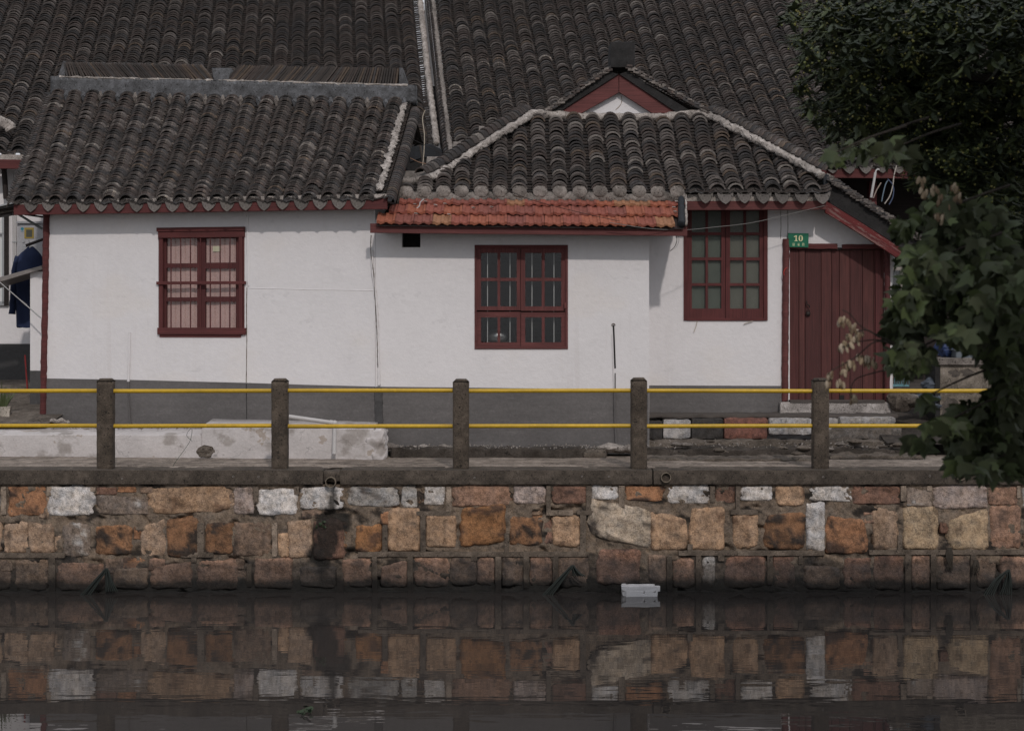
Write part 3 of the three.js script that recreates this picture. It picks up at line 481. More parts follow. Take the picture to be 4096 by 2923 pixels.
  // eave: decorated ends of the covers, pointed drip tiles between them
  if (o.eave) {
    const cg = thin(crescentShape(w * 1.08)), dg = thin(dripShape(w * 0.92));
    const eaveMats = [0, 1, 2, 8].map(k => mat(RGB(...CLAY[k].map(x => x * 1.25)), T.tile, T.stoneBump, 0.003, 0.9)), dripMats = [[0.2, 0.185, 0.175], [0.165, 0.155, 0.15], [0.22, 0.205, 0.2]].map(c => mat(RGB(...c), T.concrete, T.stoneBump, 0.003, 0.9));
    for (let i = 0; i < cols; i++) {
      if (o.eave(i)) { const f = frameAt(uOf(i), 0); place('eave_tile', cg, eaveMats[Math.floor(rnd() * 4)], roof, basis(f.p.clone().addScaledVector(f.y, 0.004).addScaledVector(f.z, 0.016), f.x, V(0, 1, 0), V(0, 0, 1)).multiply(new THREE.Matrix4().makeRotationX(-0.45 + rr(-0.05, 0.05))).multiply(new THREE.Matrix4().makeRotationZ(rr(-0.05, 0.05)))); }
      if (o.drip(i)) { const u = uOf(i) + 0.5 * ((i + 1 < cols ? uOf(i + 1) - uOf(i) : uOf(i) - uOf(i - 1))), f = frameAt(Math.min(u, 1), 0); const k = rr(0.95, 1.05); place('drip_tile', dg, dripMats[Math.floor(rnd() * 3)], roof, basis(f.p.clone().add(V(0, -0.014 - (o.drop ?? 0), 0.014)), f.x, V(0, 1, 0), V(0, 0, 1)).multiply(new THREE.Matrix4().makeRotationX(-0.12 + rr(-0.06, 0.06))).multiply(new THREE.Matrix4().makeRotationZ(rr(-0.05, 0.05))).scale(V(k, k, 1))); }
    }
  }
  return roof;
}
const bilinear = (BL, BR, TR, TL, sag = 0.03, dip = 0.05) => (u, v) => { const a = BL.clone().lerp(BR, u), b = TL.clone().lerp(TR, u), p = a.lerp(b, v); p.y -= sag * Math.sin(Math.PI * clamp(u)) + dip * Math.sin(Math.PI * clamp(v)); p.y += 0.012 * n3(u * 9, v * 4, 3); return p; };
const px2 = p => { const d = CAM_Z - p.z; return [CX + p.x * FOCAL / d, CY - (p.y - CAM_Y) * FOCAL / d]; };

// ---------------------------------------------------------------- joinery
// a window leaf: one board with pane holes; panes are sub-parts of the window. Pixel rectangles in frame fr at depth z
function sash(fr, win, rect, cols, rows, z, m, glass, depth = 0.035, gz = 0.02) {
  const r = fr.rect(...rect, z), holes = [], pane = [];
  for (const [a, b] of cols) for (const [c, d] of rows) { const q = fr.rect(a, b, c, d, z); holes.push(q); pane.push(q); }
  let g = wall([[r[0], r[2]], [r[1], r[2]], [r[1], r[3]], [r[0], r[3]]], holes, z, depth);
  obj('sash', fr.put(triUV(g, r[1] - r[0] > r[3] - r[2] ? 'x' : 'y')), m, win);
  for (const q of pane) {
    const w = q[1] - q[0] + 0.008, h = q[3] - q[2] + 0.008, p = new THREE.PlaneGeometry(w, h); p.translate((q[0] + q[1]) / 2, (q[2] + q[3]) / 2, z - gz); obj('pane', fr.put(p), glass, win);
  }
}

// ================================================================ the left cottage
const frL = new Frame(V(at(1500, 0, 0).x, 0, 0), -Math.atan2(1.0, 4.31));
const left = thing('cottage', 'white cottage with grey dado, barred window with pink curtain and long tiled ridge', 'house', V(-3.8, 0, -0.5));
{
  const z = 0, h = (px, py) => { const q = frL.hit(px, py, 0); return [q.x, q.y]; };
  const win = frL.rect(632, 972, 926, 1340);
  const yTop = 3.06, xL = h(176, 1200)[0], xR = 0.0;
  obj('front_wall', frL.put(wall([[xL, 0.05], [xR, 0.05], [xR, yTop], [xL, yTop]], [win], 0, 0.22)), M.white, left);
  obj('back_wall', frL.put(box(xL, xR - 0.3, 0, yTop + 0.5, -2.35, -2.2, 0)), M.white2, left);
  obj('side_wall', frL.put(box(xL - 0.002, xL + 0.2, 0, yTop, -2.2, -0.225, 0)), M.white2, left);
  obj('side_wall', frL.put(box(xR - 0.2, xR - 0.002, 0, yTop, -2.2, -0.225, 0)), M.white2, left);
  obj('ceiling', frL.put(box(xL + 0.2, xR - 0.2, 2.8, 2.83, -2.2, -0.225, 0)), M.darkWood, left);
  // grey painted dado, its upper line not quite straight, lower edge on the plinth
  const top = [[176, 1513], [520, 1519], [985, 1531], [1200, 1538], [1500, 1546]].map(p => h(...p));
  obj('painted_dado', frL.put(wall([[xL + 0.002, 0.1], [xR - 0.002, 0.1], ...top.slice().reverse()], [], 0.004, 0.003)), M.dado, left);
  // plaster seams: a vertical one beside the window, a level one to the right of it
  obj('plaster_seam', frL.put(roughStrip([[988, 862], [990, 1000], [992, 1145]].map(p => frL.hit(p[0], p[1], 0.0)), 0.03, 0.016, 0.004, V(0, 0, 1), 50)), M.white, left);
  obj('plaster_seam', frL.put(roughStrip([[990, 1152], [1100, 1154], [1250, 1158], [1400, 1160], [1494, 1162]].map(p => frL.hit(p[0], p[1], 0.0)), 0.012, 0.008, 0.003, V(0, 0, 1), 50)), M.white, left);
  obj('wall_crack', frL.put(roughStrip([[987, 1150], [985, 1230], [986, 1330], [984, 1530]].map(p => frL.hit(p[0], p[1], 0.001)), 0.009, 0.006, 0.003, V(0, 0, 1), 60)), mat(RGB(0.2, 0.16, 0.12), T.concrete), left);
  obj('wall_crack', frL.put(roughStrip([[984, 1535], [985, 1600], [986, 1685]].map(p => frL.hit(p[0], p[1], 0.005)), 0.008, 0.006, 0.002, V(0, 0, 1), 40)), M.black, left);
  // red corner post, a squared pole worn at the edges
  { const a = frL.hit(166, 1685, 0.03), b = frL.hit(181, 850, 0.03); obj('corner_post', frL.put(roughStrip([V(a.x, a.y, 0), V((a.x + b.x) / 2, (a.y + b.y) / 2, 0), V(b.x, b.y, 0)], 0.085, 0.1, 0.008, V(0, 0, 1), 70, 8)), M.red, left); }
  // fascia under the eave
  { const f = 0.285; const a = frL.hit(52, 860, f), b = frL.hit(1546, 836, f), t = frL.hit(52, 818, f), u = frL.hit(1546, 792, f);
    obj('fascia', frL.put(triUV(prism([[a.x, a.y], [b.x, b.y], [u.x, u.y], [t.x, t.y]], f, 0.04, 0.004))), M.red, left);
    obj('eave_mortar', frL.put(triUV(prism([[t.x, t.y], [u.x, u.y], [u.x, u.y + 0.05], [t.x, t.y + 0.05]], f + 0.004, 0.05))), M.mortarWhite, left);
    obj('soffit', frL.put(triUV(prism([[a.x + 0.02, a.y + 0.08], [b.x - 0.02, b.y + 0.08], [b.x - 0.02, b.y + 0.1], [a.x + 0.02, a.y + 0.1]], f - 0.042, 0.5))), M.darkWood, left); }
  // roof
  const BL = frL.world(62, 806, 0.27), BR = frL.world(1540, 790, 0.27), TL = at(212, 372, -3.15), TR = at(1650, 408, -2.2);
  const P = bilinear(BL, BR, TR, TL, 0.02, 0.03), cols = 20, uo = i => { const t = (i + 0.42) / cols; return t * 0.985 - 0.02 * t * (1 - t) * 0; };
  const roof = tiledRoof(left, P, { cols, rows: 46, w: 0.2, uOf: uo, len: 0.15, thick: 0.018, eave: () => true, drip: i => i < cols - 1, score: (p) => CAM_Z - p.z });
  // right verge: white mortar and one more row of tiles stepping down beside it
  const line = (u, dy = 0) => [0.02, 0.25, 0.5, 0.75, 0.93].map(v => P(u, v).add(V(0, dy, 0)));
  obj('verge_mortar', roughStrip(line(0.983, 0.07), 0.07, 0.05, 0.05, V(0, 0.8, 0.6), 200), M.mortarWhite, roof);
  const vt = archTile(0.15, 0.15, 0.013, 75, 6);
  for (let j = 0; j < 46; j++) { const v = 0.01 + j / 46 * 0.93, p = P(1.012, v), d = P(1.012, v - 0.01).sub(P(1.012, v + 0.01)).normalize(), x = V(0.9, -0.44, 0).normalize(), y = d.clone().cross(x).normalize(); if (y.y < 0) y.negate(); place('verge_tile', vt, clayMats[pickClay()], roof, basis(p.add(V(0.0, -0.03, 0)), y.clone().cross(d).normalize(), y, d).multiply(new THREE.Matrix4().makeRotationX(-0.2 + rr(-0.05, 0.05)))); }
  // left verge: tile ends showing
  for (let j = 0; j < 50; j++) { const v = 0.0 + j / 50 * 0.98, p = P(-0.008, v), d = P(0, v - 0.01).sub(P(0, v + 0.01)).normalize(), x = V(1, 0.35, 0).normalize(), y = d.clone().cross(x).normalize(); if (y.y < 0) y.negate(); place('verge_tile', vt, clayMats[pickClay()], roof, basis(p.add(V(0, -0.03, 0)), y.clone().cross(d).normalize(), y, d).multiply(new THREE.Matrix4().makeRotationX(-0.2 + rr(-0.05, 0.05)))); }
  // back slope, out of sight
  { const a = TL.clone(), b = TR.clone(), c = TR.clone().add(V(0.1, -0.5, -0.75)), d = TL.clone().add(V(0.1, -0.5, -0.4)), g = new THREE.BufferGeometry().setFromPoints([a, b, c, a, c, d]); g.computeVertexNormals(); obj('back_slope', triUV(g), M.darkKerb, left); }
  // ridge: plastered base, a row of tiles on edge leaning outwards from the middle block, plastered ends
  const rb = (px, py, u) => at(px, py, lerp(-3.15, -2.2, (px - 205) / 1450) + 0.06);
  const q = [rb(200, 385), rb(1664, 416), rb(1664, 340), rb(200, 304)];
  const slab = (pts, depth, m, name, parent, amp = 0.006) => {
    const nx = 60, ny = 5, pos = [], idx = [], N = (nx + 1) * (ny + 1);
    for (const dz of [0, -depth]) for (let j = 0; j <= ny; j++) for (let i = 0; i <= nx; i++) { const a = pts[0].clone().lerp(pts[1], i / nx), b = pts[3].clone().lerp(pts[2], i / nx), p = a.lerp(b, j / ny); p.z += dz; p.y += amp * fbm(p.x * 7, p.y * 7, dz, 3); p.z += amp * fbm(p.x * 5 + 3, p.y * 5, dz, 3); pos.push(p.x, p.y, p.z); }
    const id = (i, j, k) => k * N + j * (nx + 1) + i, quad = (a, b, c, d) => idx.push(a, b, c, c, b, d);
    for (let j = 0; j < ny; j++) for (let i = 0; i < nx; i++) { quad(id(i, j, 0), id(i + 1, j, 0), id(i, j + 1, 0), id(i + 1, j + 1, 0)); quad(id(i, j, 1), id(i, j + 1, 1), id(i + 1, j, 1), id(i + 1, j + 1, 1)); }
    for (let i = 0; i < nx; i++) { quad(id(i, ny, 0), id(i + 1, ny, 0), id(i, ny, 1), id(i + 1, ny, 1)); quad(id(i, 0, 1), id(i + 1, 0, 1), id(i, 0, 0), id(i + 1, 0, 0)); }
    for (let j = 0; j < ny; j++) { quad(id(0, j, 1), id(0, j, 0), id(0, j + 1, 1), id(0, j + 1, 0)); quad(id(nx, j, 0), id(nx, j, 1), id(nx, j + 1, 0), id(nx, j + 1, 1)); }
    const g = new THREE.BufferGeometry(); g.setAttribute('position', new THREE.Float32BufferAttribute(pos, 3)); g.setIndex(idx); g.computeVertexNormals(); return obj(name, triUV(g), m, parent);
  };
  const ridge = slab(q, 0.26, M.ridgeGrey, 'ridge', left);
  const z0 = px => lerp(-3.15, -2.2, (px - 205) / 1450) - 0.06, base = px => lerp(306, 341, (px - 205) / 1450), tops = px => lerp(248, 274, (px - 232) / 1380);
  const plate = new THREE.BoxGeometry(0.0245, 0.3, 0.17, 1, 2, 2); { const p = plate.attributes.position; for (let i = 0; i < p.count; i++) if (Math.abs(p.getZ(i)) < 0.01) p.setX(i, p.getX(i) + 0.012); plate.computeVertexNormals(); }
  for (let px = 258; px < 1596; px += rr(9.4, 11.2)) {
    if (px > 846 && px < 924) continue;
    const lean = px < 885 ? lerp(0.25, 0.72, smooth(258, 420, px)) : -lerp(0.72, 0.15, smooth(1250, 1590, px)), p0 = at(px, base(px) + 2, z0(px)), p1 = at(px, tops(px), z0(px));
    const m = new THREE.Matrix4().makeRotationZ(lean + rr(-0.03, 0.03)).setPosition(p0.x - Math.sin(lean) * 0.02, (p0.y + p1.y) / 2 - 0.012 + rr(-0.006, 0.006), p0.z + rr(-0.006, 0.006)); m.scale(V(1, (p1.y - p0.y) / 0.3 / Math.cos(lean) * 1.02, 1));
    place('ridge_tile', plate, clayMats[[0, 1, 2, 3, 5, 6, 8, 10][Math.floor(rnd() * 8)]], ridge, m);
  }
  { const a = (pts, zz, d, n) => obj(n, triUV(noisyPrism(pts.map(p => at(p[0], p[1], zz)), zz, d, 0.006)), M.ridgeGrey, ridge);
    a([[852, 322], [912, 324], [922, 272], [846, 270]], z0(885) + 0.12, 0.24, 'ridge_block');
    a([[228, 308], [258, 306], [262, 246], [250, 242]], z0(245) + 0.1, 0.2, 'ridge_end'); a([[1594, 340], [1634, 340], [1610, 272], [1596, 270]], z0(1610) + 0.1, 0.2, 'ridge_end');
    obj('ridge_mortar', roughStrip([rb(235, 307), rb(600, 316), rb(885, 322), rb(1200, 330), rb(1630, 341)].map(p => p.add(V(0, 0, -0.005))), 0.03, 0.03, 0.02, V(0, 0, 1), 120, 6), M.mortarWhite, ridge);
    // daubs of mortar where the rows meet the ridge
    for (let i = 0; i < cols; i++) { const p = P(uo(i) + 0.5 / cols, 0.965), g = new THREE.IcosahedronGeometry(0.05, 2); g.scale(0.55, 1.5, 0.7); noisy(g, 0.03, 14); g.translate(p.x, p.y + 0.02, p.z + 0.08); obj('mortar_daub', triUV(g), rnd() < 0.5 ? M.mortar : M.ridgeGrey, ridge); } }
  // conduit on the wall, white above the dado line and painted grey below it
  const pipe = (pts, r, m, name) => obj(name, frL.put(tube(pts.map(p => frL.hit(p[0], p[1], 0.015)), r, 8)), m, left);
  pipe([[515, 1332], [515, 1400], [512, 1526]], 0.018, M.white, 'conduit'); pipe([[512, 1527], [513, 1600], [521, 1712]], 0.013, M.dado, 'conduit');
  pipe([[521, 1712], [523, 1730]], 0.014, M.pvc, 'conduit_end'); pipe([[515, 1330], [515, 1345]], 0.018, M.white, 'conduit_cap');

  // window: outer frame, grille of seven bars, two leaves of three panes, curtain
  const W = obj('window', frL.box(630, 976, 922, 950, 0.03, 0.07), M.red, left);
  const B = (a, b, c, d, zz, dep, m = M.red, n = 'frame') => obj(n, frL.box(a, b, c, d, zz, dep, 0.003), m, W);
  B(624, 975, 908, 924, 0.045, 0.09); B(627, 980, 1311, 1338, 0.035, 0.09, M.red, 'sill'); B(636, 962, 1338, 1349, 0.012, 0.05, M.redLight, 'sill');
  B(634, 649, 948, 1312, 0.012, 0.06); B(953, 967, 948, 1312, 0.03, 0.06); B(966, 976, 940, 1312, 0.008, 0.06); B(623, 981, 1125, 1137, 0.034, 0.024, M.red, 'cross_rail');
  for (const px of [682.5, 721.6, 760.7, 800.7, 840, 879.5, 919]) { const a = frL.hit(px, 945, 0.012), b = frL.hit(px + rr(-1, 1), 1315, 0.012); obj('bar', frL.put(bar(a, b, 0.0078, 8)), M.red, W); }
  sash(frL, W, [648, 803, 945, 1318], [[664, 787]], [[953, 1053], [1071, 1189], [1205, 1310]], -0.035, M.redDoor, M.glass);
  sash(frL, W, [804, 957, 945, 1318], [[820, 942]], [[953, 1050], [1074, 1186], [1207, 1310]], -0.04, M.redDoor, M.glass);
  { const r = frL.rect(640, 965, 930, 1335, -0.084), g = new THREE.PlaneGeometry(r[1] - r[0], r[3] - r[2], 80, 4), p = g.attributes.position; for (let i = 0; i < p.count; i++) p.setZ(i, 0.005 * Math.sin(p.getX(i) * 21 + 1.5 * Math.sin(p.getX(i) * 9))); g.translate((r[0] + r[1]) / 2, (r[2] + r[3]) / 2, -0.084); g.computeVertexNormals(); obj('curtain', frL.put(g), mat(RGB(0.72, 0.46, 0.425), T.fabric, null, 0, 1), W); }
  { const r = frL.rect(850, 882, 984, 1006, -0.07); obj('paper_note', frL.put(box(r[0], r[1], r[2], r[3], -0.075, -0.073, 0)), mat(RGB(0.6, 0.56, 0.4)), W); }
}
function slantUV(g, a) { const uv = g.attributes.uv, c = Math.cos(a), s = Math.sin(a); for (let i = 0; i < uv.count; i++) { const u = uv.getX(i), v = uv.getY(i); uv.setXY(i, u * c - v * s, u * s + v * c); } return g; }
function noisyPrism(pts, z, depth, amp) { return noisy(mergeVertices((g => { g.deleteAttribute('uv'); g.deleteAttribute('normal'); return g; })(prism(pts, z, depth, 0.008)), 1e-4), amp, 12); }

// ================================================================ the right cottage: projecting room under a red tile canopy, hipped roof with a small gable
const frC = new Frame(V(0, 0, 0), 0), frR = new Frame(V(0, 0, -0.7), 0);
const right = thing('cottage', 'white cottage with hipped dark tile roof, orange tile canopy, two windows and red plank door', 'house', V(1.5, 0, -0.5));
{
  const X = (px, z) => at(px, 0, z).x, Y = (py, z) => at(0, py, z).y;
  // projecting room
  const cw = frC.rect(1900, 2270, 982, 1394), vent = frC.rect(1607, 1681, 926, 989), drain = frC.rect(1600, 1643, 1762, 1797);
  const xl = 0, a = at(1500, 0, 0).x + 0.004, b = at(2597, 0, 0).x, roofY = 2.86;
  obj('front_wall', wall([[a, 0.02], [b, 0.02], [b, roofY], [a, roofY]], [cw, vent, drain], 0, 0.22), M.white, right);
  obj('vent_lining', box(vent[0] - 0.03, vent[1] + 0.03, vent[2] - 0.03, vent[3] + 0.03, -0.26, -0.224, 0), M.black, right); obj('drain_lining', box(drain[0] - 0.03, drain[1] + 0.03, drain[2] - 0.03, drain[3] + 0.03, -0.26, -0.224, 0), M.black, right);
  obj('ceiling', box(a + 0.21, b - 0.21, 2.6, 2.63, -1.6, -0.225, 0), M.darkWood, right); obj('inner_wall', box(a + 0.21, b - 0.2, 0, 2.6, -1.66, -1.6, 0), M.oldWood, right); obj('inner_wall', box(b - 0.24, b - 0.21, 0, 2.6, -1.6, -0.225, 0), M.oldWood, right); obj('inner_wall', box(a + 0.21, a + 0.24, 0, 2.6, -1.6, -0.225, 0), M.oldWood, right);
  obj('side_wall', box(b - 0.2, b - 0.001, 0, 2.95, -0.74, -0.222, 0), M.white, right);
  obj('side_wall', box(a + 0.001, a + 0.2, 0, 2.95, -1.2, -0.222, 0), M.white2, right);
  const top = [[1504, 1546], [1800, 1549], [2100, 1553], [2400, 1556], [2596, 1555]].map(p => { const q = at(p[0], p[1], 0); return [q.x, q.y]; });
  obj('painted_dado', wall([[a + 0.002, 0.08], [b - 0.002, 0.08], ...top.slice().reverse()], [drain], 0.004, 0.003), M.dado, right);
  // where the two cottages meet: a ragged plaster joint
  obj('plaster_joint', roughStrip([[1486, 1000], [1490, 1080], [1500, 1160], [1508, 1260], [1512, 1400], [1516, 1542]].map(p => at(p[0], p[1], 0.003)), 0.035, 0.03, 0.008, V(0, 0, 1), 90), M.white2, right);
  obj('plaster_joint', roughStrip([[1512, 1547], [1514, 1640], [1518, 1745]].map(p => at(p[0], p[1], 0.008)), 0.1, 0.03, 0.01, V(0, 0, 1), 50), M.dadoDark, right);
  obj('wall_crack', roughStrip([[1484, 940], [1482, 1000], [1494, 1095], [1500, 1200], [1507, 1320], [1511, 1470]].map(p => at(p[0], p[1], 0.012)), 0.008, 0.016, 0.005, V(0, 0, 1), 100), mat(RGB(0.12, 0.09, 0.06), T.concrete), right);
  // conduit: an open black slot above, a painted pipe below
  obj('conduit_slot', tube([[2454, 1300], [2456, 1340], [2460, 1450], [2461, 1472]].map(p => at(p[0], p[1], 0.0)), 0.011, 6), M.black, right);
  obj('conduit_slot', tube([[2461, 1492], [2461, 1553]].map(p => at(p[0], p[1], 0.0)), 0.007, 6), M.black, right);
  { const g = new THREE.TorusGeometry(0.018, 0.007, 6, 14, Math.PI * 1.3); const p = at(2454, 1300, 0.004); g.rotateZ(-0.3); g.translate(p.x, p.y, p.z); obj('conduit_mouth', g, M.mortarWhite, right); }
  obj('conduit', tube([[2459, 1556], [2459, 1640], [2465, 1780]].map(p => at(p[0], p[1], 0.02)), 0.014, 8), M.dado, right);
  obj('conduit', tube([[2448, 1335], [2452, 1450], [2455, 1553]].map(p => at(p[0], p[1], 0.006)), 0.006, 6), M.white, right);
  // recessed wall with the tall window and the door
  const RZ = -0.7, rw = frR.rect(2737, 3071, 836, 1281), door = frR.rect(3160, 3540, 990, 1606), e = at(3568, 0, RZ).x, x0 = b - 0.05, yb = Y(1660, RZ);
  const gab = [[e, yb], [e, Y(985, RZ)], [X(3300, RZ), Y(838, RZ) + 0.05], [X(3290, RZ), 3.16], [x0, 3.16], [x0, yb - 0.3], [e, yb - 0.3]];
  obj('front_wall', wall([[x0, yb - 0.3], [e, yb - 0.3], [e, Y(985, RZ)], [X(3300, RZ), Y(826, RZ)], [x0, Y(800, RZ)]], [[rw[0], rw[1], rw[2], rw[3]], door], RZ, 0.2), M.white, right);
  obj('side_wall', box(e - 0.16, e - 0.001, 0.2, 2.5, -3.1, RZ - 0.202, 0), M.white2, right);
  obj('back_wall', box(a + 0.6, e, 0, 3.3, -3.25, -3.1, 0), M.white2, right);
  obj('painted_dado', wall([[x0 + 0.06, yb - 0.02], [at(3124, 0, RZ).x, yb - 0.02], [at(3124, 0, RZ).x, Y(1543, RZ)], [x0 + 0.06, Y(1541, RZ)]], [], RZ + 0.004, 0.003), M.dado, right);
  obj('wall_base', roughBox(x0 + 0.06, at(3130, 0, RZ).x, yb - 0.02, yb + 0.02, RZ - 0.02, RZ + 0.018, 0.012, 0.03, 16, 0.01), M.mortarWhite, right);
  for (const px of [3124, 3152]) obj('wall_crack', roughStrip([[px, 842], [px + 1, 900], [px - 1, 955]].map(p => at(p[0], p[1], RZ + 0.002)), 0.006, 0.006, 0.002, V(0, 0, 1), 30), mat(RGB(0.25, 0.22, 0.2), T.concrete), right);

  // centre window: frame, upper and lower pairs of leaves, white bars inside
  {
    const W = obj('window', pbox(1898, 2272, 979, 992, 0.012, 0.1), M.red, right), B = (p0, p1, q0, q1, zz, d, m = M.redLight, n = 'frame') => obj(n, pbox(p0, p1, q0, q1, zz, d, 0.003), m, W);
    B(1898, 1906, 992, 1390, 0.01, 0.1); B(2262, 2272, 992, 1390, 0.01, 0.1); B(1898, 2272, 1387, 1396, 0.014, 0.1, M.redLight, 'sill');
    const c = [[[1924, 1990], [2001, 2067]], [[2101, 2167], [2179, 2245]]], up = [[1011, 1111], [1124, 1225]], lo = [[1269, 1369]];
    sash(frC, W, [1906, 2082, 990, 1241], c[0], up, -0.012, M.redLight, M.glass); sash(frC, W, [2084, 2262, 990, 1243], c[1], up, -0.014, M.redLight, M.glass);
    sash(frC, W, [1906, 2082, 1247, 1388], c[0], lo, -0.014, M.redLight, M.glass); sash(frC, W, [2084, 2262, 1249, 1388], c[1], lo, -0.012, M.redLight, M.glass);
    for (const px of [1950, 2040, 2128, 2216]) obj('bar', bar(at(px, 985, -0.09), at(px, 1390, -0.09), 0.0055, 6), M.pvc, W);
    for (const [px, py] of [[1903, 1290], [1903, 1352], [2266, 1152], [2261, 1222]]) B(px - 4, px + 5, py - 12, py + 12, 0.018, 0.012, M.redLight, 'hinge');
    const r = frC.rect(1915, 2255, 1325, 1392, -0.3); obj('inner_shelf', box(r[0], r[1], r[2], r[2] + 0.03, -0.5, -0.24, 0.002), M.oldWood, W);
    const pot = new THREE.SphereGeometry(0.11, 20, 12, 0, Math.PI * 2, 0, Math.PI * 0.75), pc = at(1990, 1345, -0.36); pot.scale(1.2, 0.8, 1); pot.translate(pc.x, pc.y, pc.z); obj('inner_pot', pot, M.steel, W);
  }
  // tall window: two leaves of eight panes, dusty glass before a drab curtain
  {
    const W = obj('window', pbox(2736, 2747, 838, 1282, RZ + 0.02, 0.09), M.red, right), B = (p0, p1, q0, q1, zz, d, m = M.red, n = 'frame') => obj(n, pbox(p0, p1, q0, q1, zz, d, 0.003), m, W);
    B(3056, 3072, 838, 1282, RZ + 0.02, 0.09); B(2747, 3056, 1272, 1283, RZ + 0.018, 0.09, M.red, 'sill'); B(2747, 3056, 826, 838, RZ + 0.016, 0.08);
    const rows = [[842, 929], [940, 1029], [1041, 1132], [1143, 1234]];
    sash(frR, W, [2747, 2902, 838, 1273], [[2768, 2823], [2833, 2886]], rows, 0.0, M.red, M.dusty, 0.04); sash(frR, W, [2904, 3056, 838, 1273], [[2921, 2976], [2986, 3039]], rows, -0.003, M.red, M.dusty, 0.04);
    const r = frR.rect(2745, 3060, 840, 1278, -0.1);
    [[0, 0.5, [0.19, 0.202, 0.185]], [0.5, 1, [0.24, 0.225, 0.205]]].forEach(([s, t, c]) => { const w = (r[1] - r[0]) * (t - s), g = new THREE.PlaneGeometry(w, r[3] - r[2], 50, 3), p = g.attributes.position; for (let i = 0; i < p.count; i++) p.setZ(i, 0.003 * Math.sin(p.getX(i) * 17 + 2 * s)); g.translate(r[0] + (r[1] - r[0]) * (s + t) / 2, (r[2] + r[3]) / 2, RZ - 0.05); g.computeVertexNormals(); obj('curtain', g, mat(RGB(...c), T.fabric, null, 0, 1), W); });
  }
  // plank door with round jambs, lintel, latch and padlock
  {
    const doorMats = [[0.104, 0.029, 0.026], [0.116, 0.037, 0.032], [0.09, 0.026, 0.024], [0.11, 0.033, 0.029]].map((c, k) => mat(RGB(...c), T.wood, T.woodBump, 0.004, 0.8));
    const D = grp('door', right), planks = [[3157, 3196], [3198, 3220], [3222, 3285], [3287, 3327], [3329, 3358], [3360, 3400], [3402, 3450], [3452, 3496], [3498, 3538]];
    planks.forEach(([p0, p1], i) => obj('plank', pbox(p0, p1 + 0.5, 990, 1602, RZ - 0.03 + (i === 1 ? 0.02 : 0) + rr(-0.006, 0.006), 0.03, 0.004, 'y'), doorMats[i % 4], D));
    obj('door_backing', pbox(3150, 3548, 985, 1604, RZ - 0.07, 0.015, 0), M.darkWood, D);
    obj('jamb', roughStrip([[3146, 955], [3143, 1250], [3140, 1605]].map(p => at(p[0], p[1], RZ + 0.02)), 0.085, 0.1, 0.007, V(0, 0, 1), 60, 10), M.redLight, D);
    obj('jamb', roughStrip([[3550, 990], [3551, 1250], [3549, 1640]].map(p => at(p[0], p[1], RZ + 0.015)), 0.075, 0.09, 0.006, V(0, 0, 1), 60, 10), M.redDoor, D);
    obj('jamb', pbox(3504, 3524, 992, 1604, RZ - 0.005, 0.04, 0.004, 'y'), M.redDoor, D);
    obj('lintel', roughBox(X(3158, RZ), X(3350, RZ), Y(996, RZ), Y(974, RZ), RZ - 0.06, RZ + 0.035, 0.006, 0.05, 10, 0.01), M.red, D); obj('lintel', roughBox(X(3368, RZ), X(3556, RZ), Y(996, RZ), Y(976, RZ), RZ - 0.06, RZ + 0.04, 0.006, 0.05, 10, 0.01), M.red, D);
    obj('lintel', pbox(3158, 3545, 993, 999, RZ - 0.005, 0.06, 0.002), M.darkWood, D);
    obj('handle', tube([[3227, 1204], [3230, 1216], [3237, 1222], [3240, 1230]].map(p => at(p[0], p[1], RZ + 0.005)), 0.008, 6), M.iron, D);
    { const p = at(3234, 1255, RZ - 0.005), g = new THREE.SphereGeometry(0.028, 14, 10); g.scale(1, 1.1, 0.5); g.translate(p.x, p.y, p.z); const l = obj('lock', g, M.iron, D); const s = new THREE.TorusGeometry(0.018, 0.005, 6, 14); s.translate(p.x, p.y + 0.03, p.z); obj('shackle', s, M.iron, l); }
    obj('ribbon', tube([[3148, 1070], [3140, 1078], [3136, 1090], [3138, 1100]].map(p => at(p[0], p[1], RZ + 0.08)), 0.005, 5), mat(RGB(0.5, 0.04, 0.03)), D);
    obj('door_gap', pbox(3360, 3378, 1580, 1600, RZ - 0.022, 0.03, 0), M.black, D);
    // whitewashed sill of concrete, its top a weathered board
    const sl = roughBox(X(3122, -0.6), X(3566, -0.6), Y(1662, -0.6), Y(1608, -0.6), -0.95, -0.6, 0.008, 0.04, 12, 0.015);
    obj('door_sill', sl, mat(RGB(0.5, 0.475, 0.47), T.concrete, T.stoneBump, 0.01, 0.95), D); obj('threshold', roughBox(X(3160, -0.62), X(3540, -0.62), Y(1610, -0.62), Y(1600, -0.62), -0.8, -0.59, 0.004, 0.05, 12, 0.006), M.oldWood, D);
  }

  // ---------------------------------------------------------- skirt roof
  const EZ = -0.25, TZ = -2.1, BL = at(1585, 764, EZ), BR = at(3290, 764, EZ), eaveLen = BR.x - BL.x;
  const yTop = at(0, 468, TZ).y, TL = V(BL.x, yTop, TZ), TR = V(BR.x, yTop, TZ), P = bilinear(BL, BR, TR, TL, 0.0, 0.05);
  const colPx = [1625, 1697, 1774, 1846, 1925, 2000, 2078, 2160, 2239, 2319, 2400, 2477, 2555, 2630, 2707, 2783, 2862, 2940, 3016, 3092, 3168, 3249], cols = colPx.length;
  const uo = i => (at(colPx[i], 0, EZ).x - BL.x) / eaveLen;
  const hl = (x, v) => { const p = P(clamp((x - BL.x) / eaveLen), v), [px, py] = px2(p); return [px, py]; };
  const inside = (px, py) => py > 705 - (px - 1690) * (705 - 462) / (2125 - 1690) + 12 && py > 474 && py > 474 + (px - 2815) * (700 - 462) / (3290 - 2815) + 8 && !(px < 1740 && py < 722);
